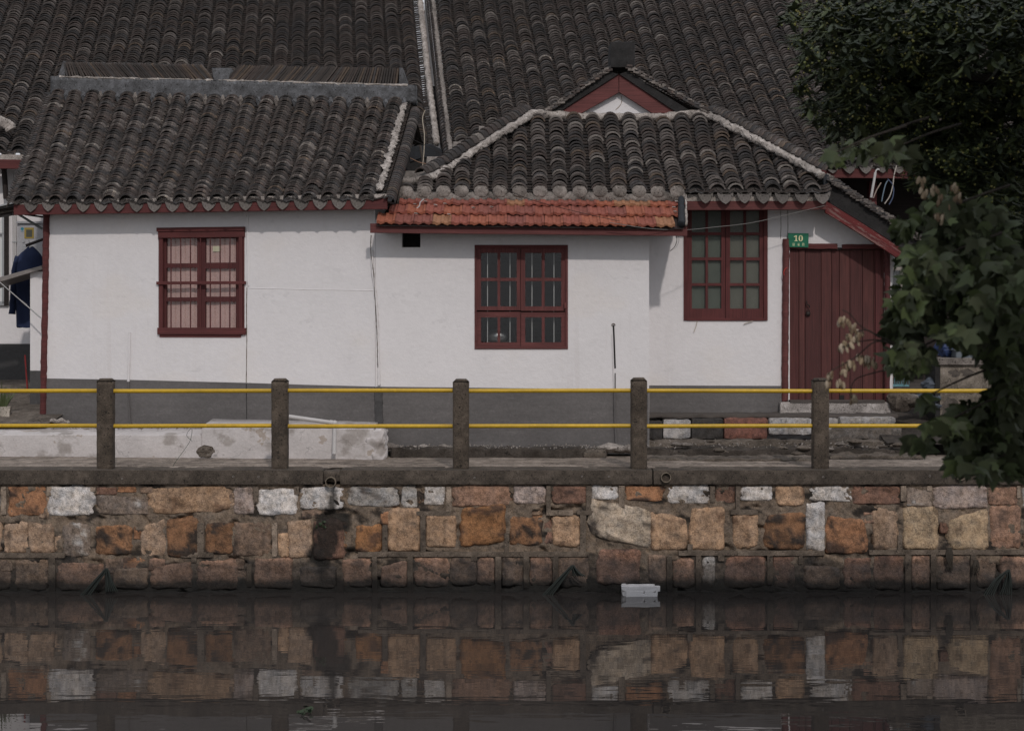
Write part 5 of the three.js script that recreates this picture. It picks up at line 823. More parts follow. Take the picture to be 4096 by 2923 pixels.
// ================================================================ low works along the foot of the walls
{
  const pl = thing('white_plinth', 'low whitewashed concrete plinth along the foot of the left cottage', 'plinth', at(700, 1830, 0.4).setY(0));
  const zf = x => lerp(0.16, 0.5, clamp((x + 5.4) / 3.6));            // its front follows the turned wall
  const mk = (px0, px1, hf, hb, name, amp) => {
    const x0 = at(px0, 0, 0.4).x, x1 = at(px1, 0, 0.4).x, nx = 90, pr = [[0, -0.02], [0, hf * 0.4], [0, hf - 0.012], [-0.015, hf], [-0.2, (hf + hb) / 2], [-0.75, hb], [-0.9, 0]], pos = [], idx = [], n = pr.length;
    for (let i = 0; i <= nx; i++) { const x = lerp(x0, x1, i / nx); pr.forEach(([z, y]) => { const q = fbm(x * 2.2, y * 3, z, 4); pos.push(x, y + (y > 0.05 ? 0.03 * fbm(x * 1.1, 3, z, 3) : 0), zf(x) + z + amp * q + 0.006 * fbm(x * 14, y * 14, z, 2)); }); if (i < nx) for (let k = 0; k + 1 < n; k++) { const a = i * n + k, b = a + 1; idx.push(a, a + n, b, b, a + n, b + n); } }
    for (const [o, s] of [[0, 1], [nx * n, 0]]) for (let k = 1; k + 1 < n; k++) s ? idx.push(o, o + k, o + k + 1) : idx.push(o, o + k + 1, o + k);
    const g = new THREE.BufferGeometry(); g.setAttribute('position', new THREE.Float32BufferAttribute(pos, 3)); g.setIndex(idx); g.computeVertexNormals(); return obj(name, triUV(g), M.plinth, pl);
  };
  mk(-700, 802, 0.27, 0.33, 'plinth_length', 0.03); mk(800, 1500, 0.36, 0.42, 'plinth_length', 0.02);
  { const p = [[1490, 1700], [1512, 1712], [1530, 1760], [1538, 1790], [1530, 1832], [1480, 1832]].map(([x, y]) => at(x, y, 0.52)); obj('broken_end', roughBox(p[0].x - 0.05, p[3].x, -0.02, 0.35, 0.0, 0.5, 0.06, 0.03, 6, 0.05), M.plinth, pl); }
  { const c = at(820, 1806, 0.54), g = new THREE.IcosahedronGeometry(0.1, 3); g.scale(1.15, 0.75, 0.14); noisy(g, 0.03, 14); g.translate(c.x, c.y, c.z - 0.025); obj('bare_patch', triUV(g), M.dirt, pl); }
  for (const [x, y, s] of [[330, 1722, 1], [380, 1726, 0.8], [290, 1722, 0.7], [230, 1690, 1.1], [200, 1688, 0.8], [270, 1726, 0.6]]) { const p = at(x, y, 0.0), g = new THREE.IcosahedronGeometry(0.07 * s, 2); g.scale(1.3, 0.35, 0.8); noisy(g, 0.04, 16); g.translate(p.x, p.y, p.z - 0.2); obj('rubble', triUV(g), M.mortarWhite, pl); }

  const kb = thing('kerb', 'dark broken kerb at the foot of the projecting room', 'kerb', at(1950, 1835, 0.25).setY(0));
  obj('kerb_length', roughBox(at(1560, 0, 0.3).x, at(2340, 0, 0.3).x, -0.03, 0.115, -0.02, 0.3, 0.03, 0.04, 6, 0.03), M.darkKerb, kb);
  obj('kerb_length', roughBox(at(2335, 0, 0.3).x, at(2425, 0, 0.3).x, -0.03, 0.09, -0.02, 0.33, 0.03, 0.03, 8, 0.03), M.concrete, kb);
  for (const [x, y, s] of [[1545, 1785, 1.2], [1580, 1800, 1], [1660, 1795, 0.8], [2440, 1790, 1.4], [2480, 1796, 1.2], [2520, 1795, 1.2], [2420, 1800, 0.9], [2560, 1800, 1], [1700, 1787, 0.7], [1780, 1786, 0.7]]) { const p = at(x, y, 0.1), g = new THREE.IcosahedronGeometry(0.09 * s, 2); g.scale(1.4, 0.4, 0.9); noisy(g, 0.02, 14); g.translate(p.x, p.y, p.z); obj('rubble', triUV(g), rnd() < 0.5 ? M.mortarWhite : M.mortar, kb); }

  const st = thing('stone_steps', 'worn steps and coloured stone blocks below the tall window and plank door', 'steps', at(3100, 1830, 0).setY(0));
  const X = (px, z) => at(px, 0, z).x, Y = (py, z) => at(0, py, z).y, fz = -0.3, sm = (c) => mat(RGB(...c), T.stone, T.stoneBump, 0.012, 0.92);
  const blk = (p0, p1, q0, q1, m, z = fz, d = 0.4, n = 'block') => obj(n, roughBox(X(p0, z), X(p1, z), Y(q1, z), Y(q0, z), z - d, z, 0.012, 0.04, 9, 0.03), m, st);
  const dk = sm([0.06, 0.054, 0.05]), wh = sm([0.5, 0.48, 0.47]), rd = sm([0.27, 0.12, 0.09]);
  blk(2596, 2652, 1684, 1760, dk); blk(2652, 2764, 1678, 1754, wh); blk(2766, 2896, 1674, 1758, dk); blk(2898, 3072, 1672, 1758, rd, fz + 0.02); blk(3074, 3250, 1672, 1740, wh); blk(3252, 3356, 1672, 1738, sm([0.42, 0.4, 0.385]));
  blk(3358, 3588, 1668, 1698, sm([0.45, 0.43, 0.415]), fz + 0.05, 0.5, 'step_slab'); blk(3300, 3610, 1699, 1758, sm([0.2, 0.175, 0.155]), fz);
  blk(2590, 3600, 1656, 1674, M.oldWood, fz - 0.06, 0.5, 'ledge');
  obj('tread', roughBox(X(2590, 0.2), X(3640, 0.2), -0.04, 0.17, fz - 0.1, -0.05, 0.04, 0.05, 4, 0.03), M.dirt, st); obj('tread', roughBox(X(2580, 0.25), X(3660, 0.25), -0.04, 0.105, fz, 0.26, 0.035, 0.045, 5, 0.03), M.darkKerb, st); obj('tread', roughBox(X(2590, 0.7), X(3320, 0.7), -0.05, 0.028, 0.1, 0.75, 0.035, 0.04, 5, 0.02), M.dirt, st); obj('tread', roughBox(X(3320, 0.5), X(3680, 0.5), -0.05, 0.05, 0.1, 0.55, 0.04, 0.04, 5, 0.02), M.concrete, st);
  for (let i = 0; i < 26; i++) { const p = at(rr(2600, 3640), rr(1762, 1850), rr(0.1, 0.3)), g = new THREE.IcosahedronGeometry(rr(0.03, 0.07), 1); g.scale(1.4, 0.45, 1); noisy(g, 0.012, 20); g.translate(p.x, p.y, p.z); obj('rubble', triUV(g), [M.mortar, M.dirt, M.concrete][i % 3], st); }
}

// flakes of paint and lime fallen along the foot of the walls
{
  const fg = new THREE.IcosahedronGeometry(0.012, 0), spots = [], q = new THREE.Quaternion();
  for (let k = 0; k < 520; k++) {
    const r = rnd(); let p;
    if (r < 0.5) { const x = rr(1545, 2590); p = at(x, 0, 0.02); p.y = 0.125 + rr(-0.01, 0.012); p.z = 0.05 + 0.22 * rnd() ** 2; p.y -= 0.02 * (p.z > 0.1 ? 1 : 0); }
    else if (r < 0.8) { p = at(rr(2610, 3560), 0, -0.3); p.z = rr(-0.28, 0.24); p.y = lerp(0.175, 0.115, (p.z + 0.28) / 0.52); }
    else { p = at(rr(190, 800), 0, 0); p.z = rr(-0.5, 0.1); p.y = 0.335; }
    spots.push(new THREE.Matrix4().compose(p, q.setFromEuler(new THREE.Euler(rnd() * 6, rnd() * 6, rnd() * 6)).clone(), V(rr(0.5, 2.2), rr(0.3, 0.7), rr(0.4, 1.4))));
  }
  const im = new THREE.InstancedMesh(fg, M.mortarWhite, spots.length); im.name = 'paint_debris'; spots.forEach((m, k) => im.setMatrixAt(k, m)); im.userData = { kind: 'stuff', label: 'white flakes of paint and lime along the foot of the walls', category: 'debris' }; scene.add(fix(im));
}
// ================================================================ things left of the cottage
{
  const z = -1.7, sw = thing('wall_stub', 'narrow white and grey wall end between the jacket and the red corner post', 'wall', at(140, 1690, z).setY(0.3)), h = (py) => at(0, py, z).y;
  obj('upper', pbox(118, 172, 1085, 1483, z, 0.25, 0.006), M.white, sw); obj('dado', pbox(117, 172, 1483, 1700, z + 0.004, 0.258, 0.006), M.dadoDark, sw);
  // meter cupboard
  const mz = -3.55, mb = thing('meter_cabinet', 'pale grey meter cabinet with small yellow window on the wall behind the jacket', 'cabinet', at(120, 1110, mz)), bx = (a, b, c, d, zz, dd, m, n, r = 0.004) => obj(n, pbox(a, b, c, d, zz, dd, r), m, mb);
  const cab = mat(RGB(0.5, 0.5, 0.52), T.fabric, null, 0, 0.5);
  bx(66, 176, 892, 1130, mz, 0.2, cab, 'body', 0.01); bx(76, 172, 900, 1124, mz + 0.012, 0.012, cab, 'cabinet_door', 0.004); bx(62, 180, 884, 893, mz + 0.05, 0.26, cab, 'rain_cap');
  bx(95, 133, 910, 954, mz + 0.02, 0.01, mat(RGB(0.3, 0.22, 0.05)), 'window_frame'); bx(102, 127, 918, 948, mz + 0.023, 0.01, mat(RGB(0.06, 0.06, 0.04), null, null, 0, 0.3), 'window_glass');
  { const p = at(87, 915, mz + 0.0135), g = new THREE.CircleGeometry(0.022, 16); g.translate(p.x, p.y, p.z); obj('emblem', g, mat(RGB(0.02, 0.2, 0.28)), mb); const t = new THREE.PlaneGeometry(0.045, 0.008); t.translate(p.x, p.y - 0.036, p.z); obj('emblem', t, mat(RGB(0.02, 0.2, 0.28)), mb); }
  { const p = at(92, 966, mz + 0.02), g = new THREE.CylinderGeometry(0.015, 0.015, 0.02, 12); g.rotateX(Math.PI / 2); g.translate(p.x, p.y, p.z); obj('lock', g, M.steel, mb); }
  for (const py of [984, 993, 1002]) bx(86, 108, py, py + 3, mz + 0.018, 0.008, M.steel, 'vent_slot', 0);
  // jacket on a hanger, hung from a dark pole
  const jz = -2.5, pole = thing('drying_pole', 'short dark pole the navy jacket hangs from', 'pole', at(130, 975, jz)); obj('rod', bar(at(102, 982, jz), at(176, 955, jz), 0.02, 8), M.darkWood, pole); obj('bracket', bar(at(172, 956, jz), at(172, 900, jz - 0.1), 0.008, 6), M.iron, pole);
  const J = thing('jacket', 'dark navy jacket hanging on a wire hanger beside the red corner post', 'jacket', at(110, 1310, jz));
  {
    const prof = [[988, 112, 132], [1000, 100, 146], [1015, 82, 160], [1032, 66, 170], [1060, 62, 172], [1120, 60, 172], [1200, 60, 168], [1260, 63, 166], [1308, 64, 116 + 48]], pos = [], idx = [], R = 28;
    prof.forEach(([py, l, r], k) => { const c = at((l + r) / 2, py, jz), hw = (r - l) / 2 * mpp(jz), d = lerp(0.04, 0.12, smooth(0, 3, k)); for (let i = 0; i < R; i++) { const a = i / R * Math.PI * 2, fold = 1 + 0.16 * Math.sin(a * 5 + k * 0.3) * smooth(2, 8, k) + 0.06 * fbm(a, k, 2, 3); pos.push(c.x + Math.cos(a) * hw * (1 + 0.04 * fbm(a, k * 0.5, 1, 2)), c.y + 0.012 * Math.sin(a * 3), c.z + Math.sin(a) * d * fold); } });
    for (let k = 0; k + 1 < prof.length; k++) for (let i = 0; i < R; i++) { const a = k * R + i, b = k * R + (i + 1) % R; idx.push(a, b, a + R, b, b + R, a + R); }
    const g = new THREE.BufferGeometry(); g.setAttribute('position', new THREE.Float32BufferAttribute(pos, 3)); g.setIndex(idx); g.computeVertexNormals(); obj('body', triUV(g), M.jacket, J);
    for (const [pts, n] of [[[[72, 1025], [58, 1080], [53, 1150], [50, 1210], [47, 1256]], 'sleeve']]) obj(n, roughStrip(pts.map(([x, y]) => at(x, y, jz + 0.03)), 0.09, 0.12, 0.012, V(0, 0, 1), 30, 12), M.jacket, J);
    obj('hanger', tube([[112, 962], [116, 968], [112, 980], [124, 990], [142, 1002]].map(([x, y]) => at(x, y, jz)), 0.005, 5), M.steel, J); obj('pocket_flap', pbox(60, 74, 1122, 1136, jz + 0.13, 0.015, 0.004), M.jacket, J);
  }
  // awning and its stay
  const aw = thing('metal_awning', 'tilted grey metal awning with a thin stay rod at the left edge', 'awning', at(60, 1100, -1.9));
  obj('panel', triUV(prism([[-160, 1152], [164, 1062], [166, 1076], [-160, 1176]].map(([x, y]) => at(x, y, -1.6)), -1.6, 0.75, 0.004)), mat(RGB(0.32, 0.29, 0.27), T.paint, null, 0, 0.55, { metalness: 0.2 }), aw);
  obj('stay_rod', bar(at(-40, 1096, -1.55), at(162, 1272, -1.4), 0.008, 6), M.steel, aw); obj('rod_joint', bar(at(84, 1204, -1.5), at(104, 1221, -1.48), 0.014, 8), M.steel, aw);
  const a2 = thing('eave_awning', 'small slatted grey awning tucked under the left eave end', 'awning', at(20, 840, -1.2));
  for (let k = 0; k < 5; k++) obj('slat', triUV(prism([[-120, 846 + k * 7], [52, 806 + k * 10], [54, 813 + k * 10], [-120, 853 + k * 7]].map(([x, y]) => at(x, y, -1.2 - k * 0.05)), -1.2 - k * 0.05, 0.25, 0.003)), [M.steel, M.ridgeGrey, M.iron, M.mortar, M.iron][k], a2);
  obj('stay', bar(at(64, 852, -1.0), at(168, 916, -1.1), 0.016, 6), mat(RGB(0.16, 0.18, 0.18), null, null, 0, 0.5, { metalness: 0.3 }), a2); obj('stay', bar(at(48, 850, -0.9), at(170, 868, -1.1), 0.012, 6), M.iron, a2);
  // planter with a spiky plant
  const pz = -0.9, po = thing('planter', 'white square planter with a spiky green plant at the left edge', 'plant', at(10, 1692, pz));
  { const c = at(4, 1692, pz), g = new THREE.CylinderGeometry(0.165, 0.135, 0.21, 4, 3); g.rotateY(Math.PI / 4 + 0.2); noisy(g, 0.008, 12); g.translate(c.x, c.y + 0.105, c.z); obj('pot', triUV(g), mat(RGB(0.6, 0.56, 0.5), T.concrete, T.stoneBump, 0.006, 0.8), po);
    const lm = mat(RGB(0.1, 0.13, 0.05), T.fabric, null, 0, 0.5); for (let k = 0; k < 15; k++) { const a = k * 2.4, L = rr(0.2, 0.42), out = rr(0.05, 0.22), s = new THREE.ConeGeometry(0.022, L, 5, 4); s.scale(1, 1, 0.45); s.translate(0, L / 2, 0); s.applyMatrix4(new THREE.Matrix4().makeRotationFromEuler(new THREE.Euler(Math.sin(a) * out * 3, 0, -Math.cos(a) * out * 3))); s.translate(c.x + Math.cos(a) * 0.04, c.y + 0.2, c.z + Math.sin(a) * 0.04); obj('leaf', s, lm, po); } }
  const bz = -2.6; const br = thing('dustpan', 'dark plastic dustpan leaning behind the wall stub', 'dustpan', at(104, 1650, bz)); obj('pan', roughBox(at(90, 0, bz).x, at(120, 0, bz).x, at(0, 1650, bz).y, at(0, 1615, bz).y, bz - 0.2, bz, 0.01, 0.03, 8, 0.03), M.iron, br); obj('pan_handle', bar(at(112, 1618, bz), at(98, 1420, bz - 0.1), 0.012, 6), mat(RGB(0.2, 0.02, 0.02)), br);
}

// ================================================================ white drain pipe on the plinth
{
  const t = thing('waste_pipe', 'bent white plastic waste pipe lying along the grey dado', 'pipe', at(1340, 1820, 0.52).setY(0.02));
  const p = [at(1140, 1664, 0.42), at(1338, 1692, 0.5), at(1336, 1816, 0.56)];
  obj('pipe_run', bar(p[0], p[1], 0.026, 12), M.pvc, t); obj('pipe_drop', bar(p[1], p[2], 0.025, 12), M.pvc, t);
  const s = new THREE.SphereGeometry(0.034, 14, 10); s.translate(p[1].x, p[1].y, p[1].z); obj('elbow', s, M.pvc, t); obj('collar', bar(p[0].clone().lerp(p[1], 0.9), p[0].clone().lerp(p[1], 0.97), 0.031, 12), M.pvc, t);
}
// ================================================================ wires
{
  const w = (pts, r, m, label, name = 'cable') => tag(obj(name, tube(pts.map(([x, y, z]) => at(x, y, z)), r, 5, 40), m), label, 'cable');
  w([[2440, 890, 0.5], [2600, 914, 0.45], [2740, 919, 0.3], [2860, 908, 0.1], [3000, 892, -0.1], [3120, 866, -0.2], [3300, 822, -0.24]], 0.0035, mat(RGB(0.2, 0.19, 0.18)), 'thin dark cable sagging from the orange canopy across the tall window');
  w([[1590, 520, -1.4], [1640, 552, -1.2], [1720, 590, -0.9], [1840, 655, -0.6], [1960, 720, -0.1], [2100, 790, 0.2], [2300, 845, 0.45], [2480, 885, 0.5]], 0.0035, M.iron, 'thin black cable running down across the hipped roof onto the orange tiles');
  w([[1700, 440, -2.4], [1690, 470, -2.4], [1697, 540, -2.35], [1695, 610, -2.3], [1688, 682, -2.25]], 0.007, mat(RGB(0.5, 0.44, 0.36)), 'pale cable hanging in the gap between the two cottages');
  w([[1640, 632, -1.6], [1680, 650, -1.5], [1704, 655, -1.5]], 0.006, mat(RGB(0.3, 0.18, 0.12)), 'short brown cable in the dark gap between the cottage roofs');
  w([[738, 1862, 1.3], [690, 1868, 1.5], [760, 1760, 1.5], [765, 1712, 1.55], [745, 1740, 1.55], [768, 1765, 1.55]], 0.0025, mat(RGB(0.03, 0.06, 0.04)), 'thin green string tangled on the lower yellow rail');
}
// poles with loops of cable standing behind the verge over the door
{
  const p = thing('cable_pole', 'slim white pole with loose cable ends rising behind the roof verge', 'pole', at(3480, 785, -1.2));
  obj('pole', bar(at(3486, 790, -1.2), at(3503, 690, -1.2), 0.017, 8), M.pvc, p); obj('hook', tube([[3503, 692], [3506, 682], [3513, 677], [3518, 679]].map(([x, y]) => at(x, y, -1.2)), 0.011, 6), M.pvc, p);
  for (const [pts, c] of [[[[3495, 792], [3508, 760], [3526, 730]], [0.3, 0.24, 0.2]], [[[3528, 806], [3535, 770], [3546, 732], [3553, 722]], [0.14, 0.19, 0.24]], [[[3540, 815], [3560, 785], [3572, 745], [3578, 700], [3588, 662]], [0.4, 0.36, 0.32]], [[[3558, 818], [3572, 790], [3576, 755], [3570, 735], [3552, 716]], [0.06, 0.08, 0.14]]]) obj('cable_loop', tube(pts.map(([x, y]) => at(x, y, -1.15)), 0.008, 6), mat(RGB(...c)), p);
}
// ================================================================ things in the yard on the right
{
  const z = -0.9, ct = thing('concrete_counter', 'stained concrete wash counter under the hanging leaves on the right', 'counter', at(3900, 1665, z));
  obj('front_panel', pbox(3762, 4260, 1460, 1680, z, 0.1, 0.006), mat(RGB(0.3, 0.27, 0.24), T.ground, T.stoneBump, 0.01, 0.95), ct); obj('corner_post', pbox(3742, 3762, 1455, 1690, z + 0.01, 0.5, 0.006), M.black, ct); obj('top_slab', pbox(3752, 4260, 1432, 1460, z + 0.05, 0.7, 0.01), M.mortar, ct);
  for (const [x, y, s, k] of [[3820, 1492, 0.07, 0.6], [3868, 1488, 0.08, 0.5], [3800, 1630, 0.12, 1.1]]) { const p = at(x, y, z), g = new THREE.CircleGeometry(s, 18), q = g.attributes.position; for (let i = 1; i < q.count; i++) { const a = 1 + 1.3 * fbm(q.getX(i) * 17, q.getY(i) * 17, s, 4); q.setXY(i, q.getX(i) * a, q.getY(i) * a * k); } g.translate(p.x, p.y, p.z + 0.003); obj('stain', g, mat(RGB(0.14, 0.125, 0.115), T.ground), ct); }
  const tr = thing('grey_tub', 'blue grey plastic tub on the concrete counter', 'tub', at(3865, 1430, z - 0.2)); obj('tub', pbox(3825, 3905, 1400, 1434, z - 0.1, 0.35, 0.02), mat(RGB(0.12, 0.14, 0.16), null, null, 0, 0.5), tr); obj('rim', pbox(3818, 3912, 1396, 1403, z - 0.08, 0.39, 0.006), mat(RGB(0.14, 0.16, 0.18), null, null, 0, 0.5), tr);
  const hp = (name, label, cat, c, pts) => { const t = thing(name, label, cat, at(pts[0][0], pts[0][1], pts[0][2])); pts.forEach(([x, y, zz, s, sy]) => { const p = at(x, y, zz), g = new THREE.IcosahedronGeometry(s, 4); g.scale(1, sy ?? 0.7, 0.7); noisy(g, s * 0.35, 9); g.translate(p.x, p.y, p.z); obj('fold', triUV(g), mat(RGB(...c), T.fabric, null, 0, 0.6), t); }); };
  hp('blue_sheet', 'crumpled bright blue plastic sheet behind the counter', 'sheet', [0.028, 0.055, 0.16], [[3790, 1390, -1.3, 0.16, 0.8], [3850, 1372, -1.35, 0.13, 1], [3810, 1340, -1.4, 0.1, 1], [3830, 1310, -1.4, 0.06, 1]]);
  hp('orange_cloth', 'bright orange cloth folded beside the blue sheet', 'cloth', [0.36, 0.075, 0.03], [[3880, 1352, -1.25, 0.075, 0.6], [3855, 1374, -1.2, 0.04, 0.7]]);
  hp('blue_tarpaulin', 'dull blue tarpaulin draped against the left side of the counter', 'tarpaulin', [0.1, 0.12, 0.15], [[3725, 1540, -1.0, 0.12, 0.7], [3712, 1590, -0.9, 0.15, 0.4], [3735, 1620, -0.95, 0.1, 0.6]]);
  // wire cage
  const cz = -1.6, cg = thing('wire_cage', 'teal wire cage standing beside the door jamb', 'cage', at(3600, 1545, cz)), cm = mat(RGB(0.12, 0.28, 0.32), null, null, 0, 0.4), x0 = at(3562, 0, cz).x, x1 = at(3638, 0, cz).x, y0 = at(0, 1545, cz).y, y1 = at(0, 1390, cz).y;
  for (let k = 0; k < 9; k++) for (const zz of [cz, cz - 0.3]) obj('wire', bar(V(lerp(x0, x1, k / 8), y0, zz), V(lerp(x0, x1, k / 8), y1, zz), 0.003, 4), cm, cg);
  for (const y of [0, 0.5, 0.72, 1]) for (const zz of [cz, cz - 0.3]) obj('rim', bar(V(x0, lerp(y0, y1, y), zz), V(x1, lerp(y0, y1, y), zz), 0.006, 5), cm, cg);
  for (const x of [x0, x1]) for (const y of [y0, y1]) obj('rim', bar(V(x, y, cz), V(x, y, cz - 0.3), 0.006, 5), cm, cg); obj('tray', box(x0, x1, y0, y0 + 0.02, cz - 0.3, cz, 0.004), cm, cg);
  // pale window frame beyond the door jamb
  const wz = -2.2, wf = thing('side_window', 'pale framed side window just right of the plank door', 'window', at(3590, 1340, wz)), pm = mat(RGB(0.42, 0.38, 0.34), T.wood);
  for (const [a, b, c, d] of [[3604, 3618, 955, 1345], [3558, 3568, 955, 1345], [3568, 3604, 1068, 1082], [3568, 3604, 955, 966], [3568, 3604, 1332, 1345], [3568, 3604, 1180, 1190]]) obj('frame', pbox(a, b, c, d, wz, 0.05), pm, wf); obj('pane', pbox(3566, 3606, 962, 1338, wz - 0.03, 0.004, 0), M.glass, wf); obj('backing', pbox(3556, 3620, 950, 1350, wz - 0.06, 0.02, 0), M.iron, wf);
  const bm = thing('white_strip', 'narrow white upright board at the right edge of the door jamb', 'board', at(3570, 1600, -0.78)); obj('board', pbox(3566, 3574, 985, 1560, -0.72, 0.05, 0.004), M.pvc, bm);
  // loose stones
  [[3605, 1600, -0.6, 0.15, 0.9, M.concrete, 'large grey stone at the foot of the door jamb'], [3655, 1610, -0.55, 0.12, 0.5, M.coping, 'dark flat stone beside the large grey stone'], [3650, 1592, -0.85, 0.13, 0.35, M.mortar, 'pale flat stone lying behind the large grey stone']].forEach(([x, y, zz, s, sy, m, label]) => { const p = at(x, y, zz), g = new THREE.IcosahedronGeometry(s, 3); g.scale(1.1, sy, 0.9); noisy(g, s * 0.3, 5); g.translate(p.x, p.y, p.z); tag(obj('loose_stone', triUV(g), m), label, 'stone', 'loose stones by the door'); });
}
// ================================================================ things in the water
{
  const z = 1.98, fb = thing('foam_box', 'broken white polystyrene box piece floating against the wall', 'foam', at(2562, 2380, z).setY(WATER_Y));
  const p = at(2562, 2374, z), w = 0.36, h = 0.115;
  const s = new THREE.Shape(); [[-0.16, -0.04], [0.17, -0.04], [0.178, 0.02], [0.2, 0.025], [0.2, 0.07], [0.02, 0.075], [-0.13, 0.07], [-0.21, 0.078], [-0.205, 0.04], [-0.165, 0.02]].forEach(([x, y], i) => i ? s.lineTo(x, y) : s.moveTo(x, y));
  const hole = new THREE.Path(); hole.absellipse(0.03, 0.008, 0.016, 0.02, 0, Math.PI * 2); s.holes.push(hole); const h2 = new THREE.Path(); h2.absellipse(0.145, 0.012, 0.018, 0.014, 0, Math.PI * 2); s.holes.push(h2);
  const g = new THREE.ExtrudeGeometry(s, { depth: 0.05, bevelEnabled: true, bevelSize: 0.006, bevelThickness: 0.006, bevelSegments: 2 }); noisy(g, 0.004, 30); g.rotateY(0.05); g.translate(p.x, WATER_Y + 0.035, z + 0.04); obj('side', triUV(g), M.foam, fb);
  const l = roughBox(-0.2, -0.145, 0, 0.11, -0.14, 0.09, 0.006, 0.03, 16, 0.012); l.translate(p.x + 0.0, WATER_Y + 0.0, z); obj('end_wall', l, M.foam, fb); const b = roughBox(-0.16, 0.17, -0.03, 0.012, -0.12, 0.05, 0.005, 0.04, 16, 0.01); b.translate(p.x, WATER_Y + 0.005, z); obj('floor', b, M.foam, fb);
  const k = roughBox(-0.15, 0.17, 0, 0.1, -0.16, -0.12, 0.006, 0.04, 16, 0.012); k.translate(p.x, WATER_Y, z); obj('side', k, M.foam, fb);
  // bent strips of dark green netting
  const nm = mat(RGB(0.014, 0.022, 0.018), T.fabric, null, 0, 0.7);
  [[[[330, 2392], [380, 2330], [424, 2274]], [[424, 2272], [436, 2330], [446, 2366]], 'dark green netting folded over in the water near the left post'], [[[2180, 2392], [2240, 2320], [2290, 2262]], [[2290, 2260], [2305, 2290], [2318, 2304]], 'dark green netting rising from the water left of the foam box'], [[[3950, 2392], [3992, 2320], [4036, 2280]], [[4036, 2278], [4034, 2330], [4024, 2380]], 'dark green netting folded over in the water at the right edge']].forEach(([a, b, label]) => {
    const t = thing('net_strip', label, 'netting', at(a[0][0], 2385, 1.98).setY(WATER_Y), 'strips of netting in the water');
    const rib = (pts, w0, w1, n) => { for (let k = 0; k < n; k++) { const f = (k / (n - 1) - 0.5), L = pts.map(([x, y], i) => at(x + f * lerp(w0, w1, i / (pts.length - 1)), y, 1.96 + 0.02 * Math.sin(k * 2.1))); obj('strand', roughStrip(L, 0.016, 0.008, 0.002, V(0, 0, 1), 14, 5), nm, t); } };
    rib(a, 40, 8, 5); rib(b, 8, 46, 6);
  });
  // floating weed and a dangling root or two on the wall
  const gm = mat(RGB(0.022, 0.04, 0.014), null, null, 0, 0.7), leaf = new THREE.CircleGeometry(0.02, 7); leaf.rotateX(-Math.PI / 2);
  const weed = thing('floating_weed', 'small clump of green weed floating in the open water', 'weed', at(1215, 2855, 8).setY(WATER_Y)); { const d = (CAM_Y - WATER_Y) * FOCAL / (2855 - CY), zz = CAM_Z - d, x = (1215 - CX) * d / FOCAL; for (let k = 0; k < 16; k++) { const m = leaf.clone(); m.rotateX(rr(-0.8, 0.8)); m.rotateZ(rr(-0.8, 0.8)); m.translate(x + rr(-0.05, 0.05), WATER_Y + rr(0.0, 0.05), zz + rr(-0.05, 0.05)); obj('leaf', m, gm, weed); } }
  [[3800, 2190, 2270, 'dark root tuft hanging from the cement band of the quay wall'], [3906, 2240, 2290, 'smaller dark root tuft low on the quay wall']].forEach(([x, y0, y1, label]) => { const t = thing('root_tuft', label, 'plant', at(x, y1, 1.85), 'root tufts on the quay wall'); for (let k = 0; k < 12; k++) { const pts = [at(x + rr(-8, 8), y0, 1.84), at(x + rr(-14, 14), (y0 + y1) / 2, 1.88), at(x + rr(-12, 12), y1 + rr(-12, 12), 1.87)]; obj('root', tube(pts, 0.006, 4, 6), mat(RGB(0.035, 0.028, 0.02)), t); } });
  const sp = thing('wall_sprig', 'tiny green sprig growing from a crack in the quay wall', 'plant', at(1282, 2100, 1.84)); for (let k = 0; k < 14; k++) { const m = new THREE.CircleGeometry(0.014, 6); m.rotateX(rr(-1, 1)); m.rotateY(rr(-1, 1)); const q = at(1282 + rr(-18, 18), 2098 + rr(-14, 14), 1.85 + rr(0, 0.03)); m.translate(q.x, q.y, q.z); obj('leaf', m, gm, sp); }
}

// ================================================================ two trees on the near bank, their branches hanging into the right of the picture
const leafMats = (cols, r = 0.75) => cols.map(c => mat(RGB(...c), null, null, 0, r, { side: THREE.DoubleSide }));
const limb = (parent, pts, r0, r1, name = 'branch') => {
  const c = new THREE.CatmullRomCurve3(pts), n = pts.length * 5, R = 7, pos = [], idx = [];
  const fr = c.computeFrenetFrames(n, false);
  for (let i = 0; i <= n; i++) { const p = c.getPointAt(i / n), r = lerp(r0, r1, i / n); for (let k = 0; k < R; k++) { const a = k / R * Math.PI * 2, q = p.clone().addScaledVector(fr.normals[i], Math.cos(a) * r).addScaledVector(fr.binormals[i], Math.sin(a) * r); pos.push(q.x, q.y, q.z); } if (i < n) for (let k = 0; k < R; k++) { const a = i * R + k, b = i * R + (k + 1) % R; idx.push(a, b, a + R, b, b + R, a + R); } }
  const g = new THREE.BufferGeometry(); g.setAttribute('position', new THREE.Float32BufferAttribute(pos, 3)); g.setIndex(idx); g.computeVertexNormals(); return obj(name, triUV(g, 'y'), M.bark, parent);
};
function instanced(name, parent, geo, list, cols, m) {
  const im = new THREE.InstancedMesh(geo, m, list.length), c = new THREE.Color(); im.name = name; im.userData.kind = 'stuff'; im.position.sub(baseOf.get(parent) ?? V(0, 0, 0));
  list.forEach((t, k) => { im.setMatrixAt(k, t); const q = cols[Math.floor(rnd() * cols.length)], s = rr(0.8, 1.2); im.setColorAt(k, c.setRGB(q[0] * s, q[1] * s, q[2] * s)); }); parent.add(fix(im)); return im;
}
const inBall = () => { for (;;) { const p = V(rr(-1, 1), rr(-1, 1), rr(-1, 1)); if (p.lengthSq() < 1) return p; } };
